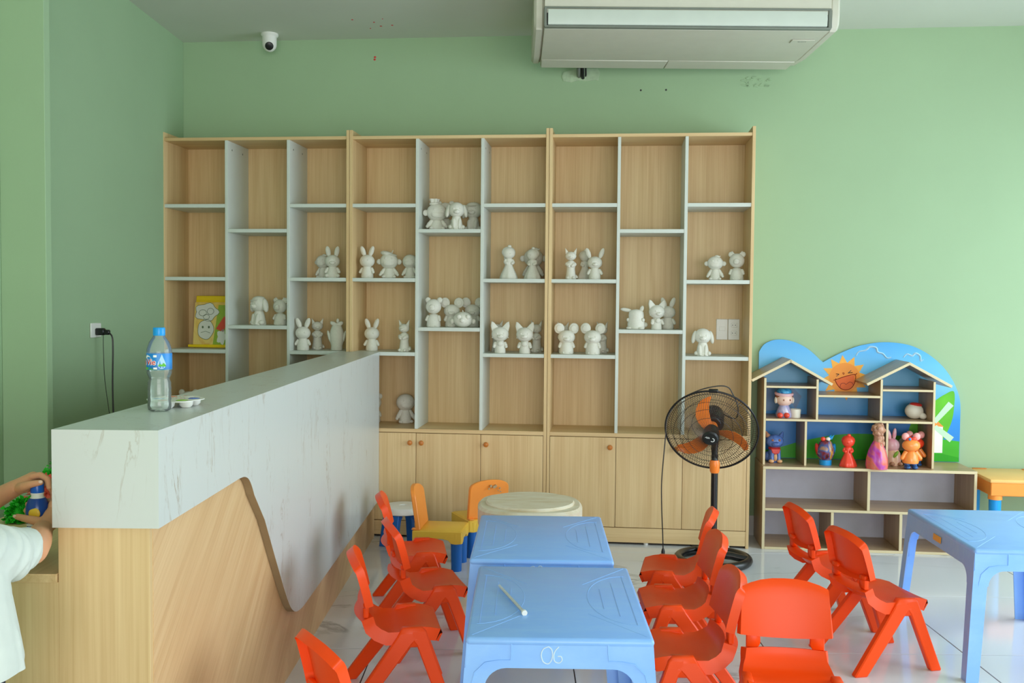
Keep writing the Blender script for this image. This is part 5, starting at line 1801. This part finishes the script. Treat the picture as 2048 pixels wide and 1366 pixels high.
decal('label_drop', [(0.018 + 0.011 * math.cos(a) * (1 if math.sin(a) < 0 else (1 - 0.85 * math.sin(a))), 0.128 + (0.013 if math.sin(a) < 0 else 0.026) * math.sin(a)) for a in [2 * PI * i / 28 for i in range(28)]], plain('drop_print', (176, 214, 238), 0.4))
decal('label_hills', [(0.008, 0.122), (0.013, 0.129), (0.018, 0.126), (0.023, 0.131), (0.029, 0.125), (0.029, 0.121)], 'green_print', 0.0335)
decal('label_hills', [(-0.034, 0.113), (-0.034, 0.121), (-0.026, 0.118), (-0.018, 0.119), (-0.008, 0.116), (-0.004, 0.113)], 'green_print', 0.0333)
decal('label_mark', [(-0.004, 0.146), (0.005, 0.146), (0.005, 0.152), (-0.004, 0.152)], 'white')
decal('label_mark', [(-0.004, 0.114), (0.006, 0.114), (0.006, 0.119), (-0.004, 0.119)], 'white')
decal('label_swoosh', [(-0.034, 0.146), (-0.026, 0.152), (-0.016, 0.149), (-0.009, 0.142), (-0.014, 0.146), (-0.022, 0.147), (-0.03, 0.142)], 'white')

# paint tray
PT = thing('paint_tray', 'white plastic paint tray with dabs of green and blue paint behind the bottle', 'tray', (-0.962, 2.765, ZT + 0.0006), 0.15)
mb = MB()
ou = [(0.075 * math.cos(2 * PI * i / 36) * (1 + 0.05 * math.cos(6 * 2 * PI * i / 36)), 0.095 * math.sin(2 * PI * i / 36) * (1 + 0.05 * math.cos(6 * 2 * PI * i / 36))) for i in range(36)]
mb.prism(ou, 'xy', 0.0185, 0.0205)
for k in range(6):
    a = 2 * PI * k / 6 + 0.3
    mb.lathe([(0, 0), (0.012, 0.0), (0.018, 0.006), (0.0205, 0.02), (0, 0.0202)], 16, Matrix.Translation((0.048 * math.cos(a), 0.062 * math.sin(a), 0)))
mb.build('tray', 'white_pl', PT, 40)
for k, c in enumerate(((240, 190, 170), (150, 210, 60), (40, 110, 220), (240, 240, 235), (236, 150, 120), (120, 180, 230))):
    a = 2 * PI * k / 6 + 0.3 + 3.9
    MB().lathe([(0.015, 0.0205), (0.016, 0.0212), (0.010, 0.0222), (0, 0.0224)], 16, Matrix.Translation((0.048 * math.cos(a), 0.062 * math.sin(a), 0)), lambda q, z: 1 + 0.15 * math.cos(3 * q)).build('paint_dab', plain('paint_dab_%d' % k, c, 0.2), PT)
mb = MB()
random.seed(5)
for i in range(14):
    mb.ell((random.uniform(-0.05, 0.03), random.uniform(0.0, 0.085), 0.0206), (0.003, 0.0035, 0.0006), (0, 0, 0), 7, 4)
o = mb.build('paint_fleck', plain('fleck_paint', (214, 120, 80), 0.4), PT)
o['kind'] = 'stuff'


# shaggy craft material on the desk
def shaggy(name, label, cat, loc, rx, ry, rz, m, n, seed):
    random.seed(seed)
    t = thing(name, label, cat, loc, 0)
    mb = MB()
    for i in range(n):
        th, ph = random.uniform(0, 2 * PI), math.acos(random.uniform(-0.2, 1))
        k = random.uniform(0.55, 1.0)
        p = Vector((rx * k * math.sin(ph) * math.cos(th), ry * k * math.sin(ph) * math.sin(th), max(0.004, rz * k * (math.cos(ph) * 0.9 + 0.1))))
        d = Vector((random.gauss(0, 1), random.gauss(0, 1), random.gauss(0, 0.8))).normalized() * random.uniform(0.012, 0.03)
        s = d.cross(Vector((random.gauss(0, 1), random.gauss(0, 1), 1))).normalized() * random.uniform(0.004, 0.008)
        q = [p, p + d * 0.5 + s, p + d, p + d * 0.5 - s]
        q = [Vector((v.x, v.y, max(0.001, v.z))) for v in q]
        vs = [mb.bm.verts.new(v) for v in q]
        mb.bm.faces.new(vs)
    core = MB().ell((0, 0, rz * 0.4), (rx * 0.7, ry * 0.7, rz * 0.39), (0, 0, 0), 14, 10)
    core.build('core', m, t)
    o = mb.build('shreds', m, t, smooth=False)
    o['kind'] = 'stuff'
    return t


M['shred_red'] = plain('coral_shreds', (244, 104, 84), 0.6, 0.3, 0.15, 30)
M['shred_green'] = plain('green_shreds', (40, 190, 40), 0.5, 0.3, 0.2, 30)
shaggy('shredded_paper', 'heap of shaggy coral red shreds on the desk behind the counter', 'craft shreds', (-1.405, 2.93, 0.773), 0.055, 0.07, 0.105, 'shred_red', 1300, 3)
shaggy('shredded_paper', 'heap of shaggy bright green shreds on the desk behind the hands', 'craft shreds', (-1.425, 2.80, 0.773), 0.036, 0.05, 0.062, 'shred_green', 700, 4)
shaggy('shredded_paper', 'small tuft of green shreds behind the coral red heap', 'craft shreds', (-1.455, 3.07, 0.773), 0.04, 0.05, 0.122, 'shred_green', 500, 6)

# small drink bottle held by the person
DB = thing('drink_bottle', 'small blue labelled drink bottle held in both hands over the desk', 'bottle', (-1.178, 2.40, 0.788), 0.0)
MB().lathe([(0, 0), (0.022, 0), (0.0255, 0.004), (0.0255, 0.05), (0.0235, 0.066), (0.024, 0.076), (0.0268, 0.092), (0.0262, 0.112), (0.021, 0.128), (0.0145, 0.136), (0.0140, 0.146), (0, 0.146)], 32).build('bottle_body', 'white_pl', DB)
M['label_deep'] = gradient('drink_label', [(0.0, (240, 244, 246)), (0.25, (60, 160, 220)), (0.45, (28, 92, 180)), (1.0, (22, 66, 150))], 2, 0.005, 0.125, 0.25)
lab = MB().lathe([(0.0258, 0.006), (0.0258, 0.05), (0.0238, 0.066), (0.0243, 0.076), (0.0271, 0.092), (0.0265, 0.112), (0.0215, 0.1275), (0.0175, 0.133)], 32).build('label', 'label_deep', DB)
MB().lathe([(0.0152, 0.142), (0.0155, 0.146), (0, 0.146)], 28).build('neck_ring', 'white_pl', DB)
MB().lathe([(0.0155, 0.146), (0.0158, 0.149), (0.0152, 0.170), (0.0135, 0.173), (0, 0.173)], 28).build('cap', plain('deep_blue_cap', (16, 96, 200), 0.3), DB)
mb = MB()
for i in range(20):
    pass
mb.ell((0.004, -0.0245, 0.098), (0.0145, 0.0042, 0.0145), (0, 0, 0), 18, 10)
mb.build('label_disc', plain('label_yellow', (244, 200, 60), 0.35), lab)
MB().ell((0.002, -0.0235, 0.036), (0.012, 0.0035, 0.012), (0, 0, 0), 16, 10).build('label_patch', 'green_print', lab)
MB().ell((-0.008, -0.0235, 0.070), (0.009, 0.003, 0.004), (0, 0, 0), 12, 8).build('label_patch', 'white', lab)


# ------------------------------------------------------------------ person at the desk end
def bake(o, voxel, smooth_it, smooth_f=0.5):
    md = o.modifiers.new('r', 'REMESH')
    md.mode = 'VOXEL'
    md.voxel_size = voxel
    md.use_smooth_shade = True
    ms = o.modifiers.new('s', 'SMOOTH')
    ms.iterations = smooth_it
    ms.factor = smooth_f
    bpy.context.view_layer.update()
    me = bpy.data.meshes.new_from_object(o.evaluated_get(bpy.context.evaluated_depsgraph_get()))
    o.modifiers.clear()
    old = o.data
    mats = [m for m in old.materials]
    o.data = me
    me.name = o.name
    me.materials.clear()
    for m in mats:
        me.materials.append(m)
    me.polygons.foreach_set('use_smooth', [True] * len(me.polygons))
    bpy.data.meshes.remove(old)


def cap_chain(mb, pts, rads, seg=14):
    # tapered limb with round joints, ready for remeshing
    for a, b, ra, rb in zip(pts[:-1], pts[1:], rads[:-1], rads[1:]):
        mb.cone(a, b, ra, rb, seg)
    for p, r in zip(pts, rads):
        mb.ell(p, (r, r, r), (0, 0, 0), seg, 10)


PN = thing('person', 'person in a white short sleeved shirt gripping a small bottle at the desk', 'person', (-1.16, 1.93, 0))
OFF = Vector((-1.16, 1.93, 0))


def L_(x, y, z):
    # hands and bottle sit a little lower than first measured
    return Vector((x, y, z - 0.012)) - OFF


sR, sL = L_(-1.085, 1.845, 0.94), L_(-1.250, 2.020, 0.955)
eR, eL = L_(-1.062, 2.135, 0.872), L_(-1.372, 2.250, 0.865)
wR, wL = L_(-1.136, 2.340, 0.868), L_(-1.247, 2.425, 0.950)
pel = L_(-1.128, 1.93, 0.612)
fwd_ = Vector((0.75, 0.66, 0)).normalized()
side = Vector((-fwd_.y, fwd_.x, 0))          # towards the person's left
mb = MB()
# torso, neck, head
cap_chain(mb, [pel, pel + Vector((0.0, 0.0, 0.14)), pel + Vector((-0.01, -0.0, 0.29)), L_(-1.165, 1.935, 0.955)], [0.092, 0.082, 0.095, 0.07], 18)
cap_chain(mb, [sR, L_(-1.168, 1.935, 0.972), sL], [0.046, 0.06, 0.046], 14)
cap_chain(mb, [L_(-1.19, 1.94, 0.98), L_(-1.20, 1.935, 1.06)], [0.042, 0.04], 14)
hc = L_(-1.205, 1.935, 1.135)
mb.ell(hc, (0.078, 0.082, 0.098), (0, 0, 0), 22, 16)
mb.ell(hc + fwd_ * 0.03 + Vector((0, 0, -0.05)), (0.055, 0.055, 0.05), (0, 0, 0), 16, 10)
mb.ell(hc + fwd_ * 0.083 + Vector((0, 0, -0.012)), (0.012, 0.012, 0.016), (0, 0, 0), 10, 8)
mb.ell(hc + fwd_ * 0.076 + Vector((0, 0, -0.047)), (0.016, 0.016, 0.007), (0, 0, 0), 10, 8)
for s in (-1, 1):
    mb.ell(hc + side * (s * 0.08) + Vector((0, 0, -0.005)), (0.014, 0.014, 0.022), (0, 0, 0), 10, 8)
# legs
for s in (-1, 1):
    hip = pel + side * (s * 0.055) + Vector((0, 0, -0.03))
    kn = hip + fwd_ * 0.01 + Vector((0, 0, -0.27))
    an = L_(-1.14, 1.93, 0.072) + side * (s * 0.06) - fwd_ * 0.01
    cap_chain(mb, [hip, kn, an], [0.068, 0.045, 0.030], 16)
    cap_chain(mb, [L_(-1.14, 1.93, 0.040) + side * (s * 0.06) - fwd_ * 0.03, L_(-1.14, 1.93, 0.036) + side * (s * 0.062) + fwd_ * 0.09], [0.027, 0.023], 12)
# arms
cap_chain(mb, [sR, eR, eR + (wR - eR) * 0.35, wR], [0.042, 0.035, 0.034, 0.0225], 16)
cap_chain(mb, [sL, eL, eL + (wL - eL) * 0.4, wL], [0.042, 0.034, 0.032, 0.0215], 16)
# right hand: palm right of the bottle, fingers round the back, thumb across the front
pr_ = L_(-1.141, 2.386, 0.893)
cap_chain(mb, [wR, L_(-1.137, 2.366, 0.876), L_(-1.138, 2.392, 0.892)], [0.0215, 0.021, 0.0195], 14)
cap_chain(mb, [L_(-1.138, 2.388, 0.868), L_(-1.139, 2.404, 0.914)], [0.014, 0.014], 12)
for k, (z, ln) in enumerate(((0.919, 0.95), (0.904, 1.0), (0.889, 0.97), (0.875, 0.85))):
    r = 0.0085 - 0.0006 * (k == 3)
    a = [0.28, 1.15, 2.0, 2.75]
    R = 0.0365
    P = [L_(-1.178 + R * math.cos(q * ln + 0.05), 2.400 + R * math.sin(q * ln + 0.05), z - 0.002 * i) for i, q in enumerate(a)]
    cap_chain(mb, P, [r * 1.08, r, r * 0.95, r * 0.85], 10)
cap_chain(mb, [L_(-1.142, 2.362, 0.876), L_(-1.160, 2.358, 0.884), L_(-1.186, 2.360, 0.889), L_(-1.213, 2.369, 0.892)], [0.0145, 0.0115, 0.0095, 0.0075], 12)
# left hand: draped over the cap, thumb along the front
cap_chain(mb, [wL, L_(-1.222, 2.428, 0.962), L_(-1.203, 2.430, 0.974)], [0.021, 0.0205, 0.018], 14)
cap_chain(mb, [L_(-1.215, 2.412, 0.955), L_(-1.205, 2.446, 0.966)], [0.014, 0.013], 12)
for k, (dy, drop) in enumerate(((0.000, 0.0), (0.012, -0.006), (0.023, -0.014), (0.030, -0.024))):
    P = [L_(-1.200, 2.418 + dy, 0.981 + drop), L_(-1.178, 2.416 + dy * 1.0, 0.986 + drop), L_(-1.157, 2.410 + dy * 0.8, 0.976 + drop), L_(-1.150, 2.402 + dy * 0.7, 0.958 + drop)]
    cap_chain(mb, P, [0.0088, 0.0084, 0.008, 0.007], 10)
cap_chain(mb, [L_(-1.222, 2.405, 0.955), L_(-1.204, 2.386, 0.963), L_(-1.182, 2.379, 0.970), L_(-1.160, 2.380, 0.974)], [0.0135, 0.011, 0.0092, 0.0074], 12)
body = mb.build('body', 'skin', PN)
bake(body, 0.0032, 3)
nail_m = plain('nail', (244, 206, 186), 0.3)
for p, d in ((L_(-1.216, 2.3635, 0.894), (0.005, 0.0022, 0.0042)), (L_(-1.1575, 2.3742, 0.9765), (0.0052, 0.0022, 0.0042))):
    MB().ell(p, d, (0, 0, 0), 12, 8).build('nail', nail_m, PN)
# shirt
mb = MB()
cap_chain(mb, [pel + Vector((0.012, 0.0, 0.075)), pel + Vector((0.004, 0, 0.2)), pel + Vector((-0.008, 0, 0.28)), L_(-1.165, 1.935, 0.940)], [0.126, 0.112, 0.112, 0.084], 24)
cap_chain(mb, [sR + Vector((0, 0, 0.0)), L_(-1.168, 1.935, 0.960), sL], [0.062, 0.068, 0.062], 18)
cR = sR + (eR - sR) * 0.90
cap_chain(mb, [sR, sR + (cR - sR) * 0.55 + Vector((0, 0, -0.012))], [0.066, 0.060], 20)
mb.cone(sR + (cR - sR) * 0.5 + Vector((0, 0, -0.010)), cR, 0.061, 0.047, 20)
cL = sL + (eL - sL) * 0.62
mb.cone(sL, cL, 0.064, 0.054, 20)
# folds
dR = (cR - sR).normalized()
uR = dR.cross(Vector((0, 0, 1))).normalized()
vR = uR.cross(dR)
for k, f in enumerate((0.30, 0.46, 0.60, 0.72, 0.84, 0.97)):
    c = sR + (cR - sR) * f + Vector((0, 0, -0.008))
    R = 0.0625 - 0.014 * f
    mb.tube([c + uR * (R * math.cos(2 * PI * i / 24)) + vR * (R * math.sin(2 * PI * i / 24)) + dR * (0.03 * math.sin(2 * PI * i / 24 + k) + 0.012 * math.sin(4 * PI * i / 24)) for i in range(24)], 0.0088, 8, True)
for k in range(7):
    a = 2 * PI * k / 7 + 0.2
    u_ = Vector((math.cos(a), math.sin(a), 0))
    mb.tube([pel + u_ * 0.118 + Vector((0.012, 0, 0.03)), pel + u_ * 0.112 + Vector((0.01, 0, 0.12)), pel + u_ * 0.095 + Vector((0, 0, 0.24))], [0.018, 0.014, 0.006], 8)
sh = mb.build('shirt', 'shirt', PN)
bake(sh, 0.0055, 3)
# open hem and cuffs: cut the closed shirt flat at the hem
bm_ = bmesh.new()
bm_.from_mesh(sh.data)
bmesh.ops.bisect_plane(bm_, geom=list(bm_.verts) + list(bm_.edges) + list(bm_.faces), plane_co=pel + Vector((0, 0, 0.055)), plane_no=Vector((0.05, 0.02, -1)), clear_outer=True)
bm_.to_mesh(sh.data)
bm_.free()
# shorts
mb = MB()
for s in (-1, 1):
    hip = pel + side * (s * 0.055) + Vector((0, 0, -0.02))
    mb.cone(hip + Vector((0, 0, 0.02)), hip + Vector((0, 0, -0.26)), 0.076, 0.066, 18)
mb.ell(pel + Vector((0, 0, 0.03)), (0.102, 0.102, 0.11), (0, 0, 0), 20, 12)
so = mb.build('shorts', 'dark_cloth', PN)
bake(so, 0.008, 2)
hr = MB()
hr.ell(hc + Vector((0, 0, 0.022)) - fwd_ * 0.014, (0.086, 0.088, 0.092), (0, 0, 0), 22, 14)
hr.ell(hc + Vector((0, 0, -0.02)) - fwd_ * 0.035, (0.072, 0.072, 0.075), (0, 0, 0), 18, 12)
hro = hr.build('hair', 'hair', PN)
for s in (-1, 1):
    MB().ell(hc + fwd_ * 0.072 + side * (s * 0.028) + Vector((0, 0, 0.004)), (0.009, 0.009, 0.006), (0, 0, 0), 12, 8).build('eye', 'black', PN)
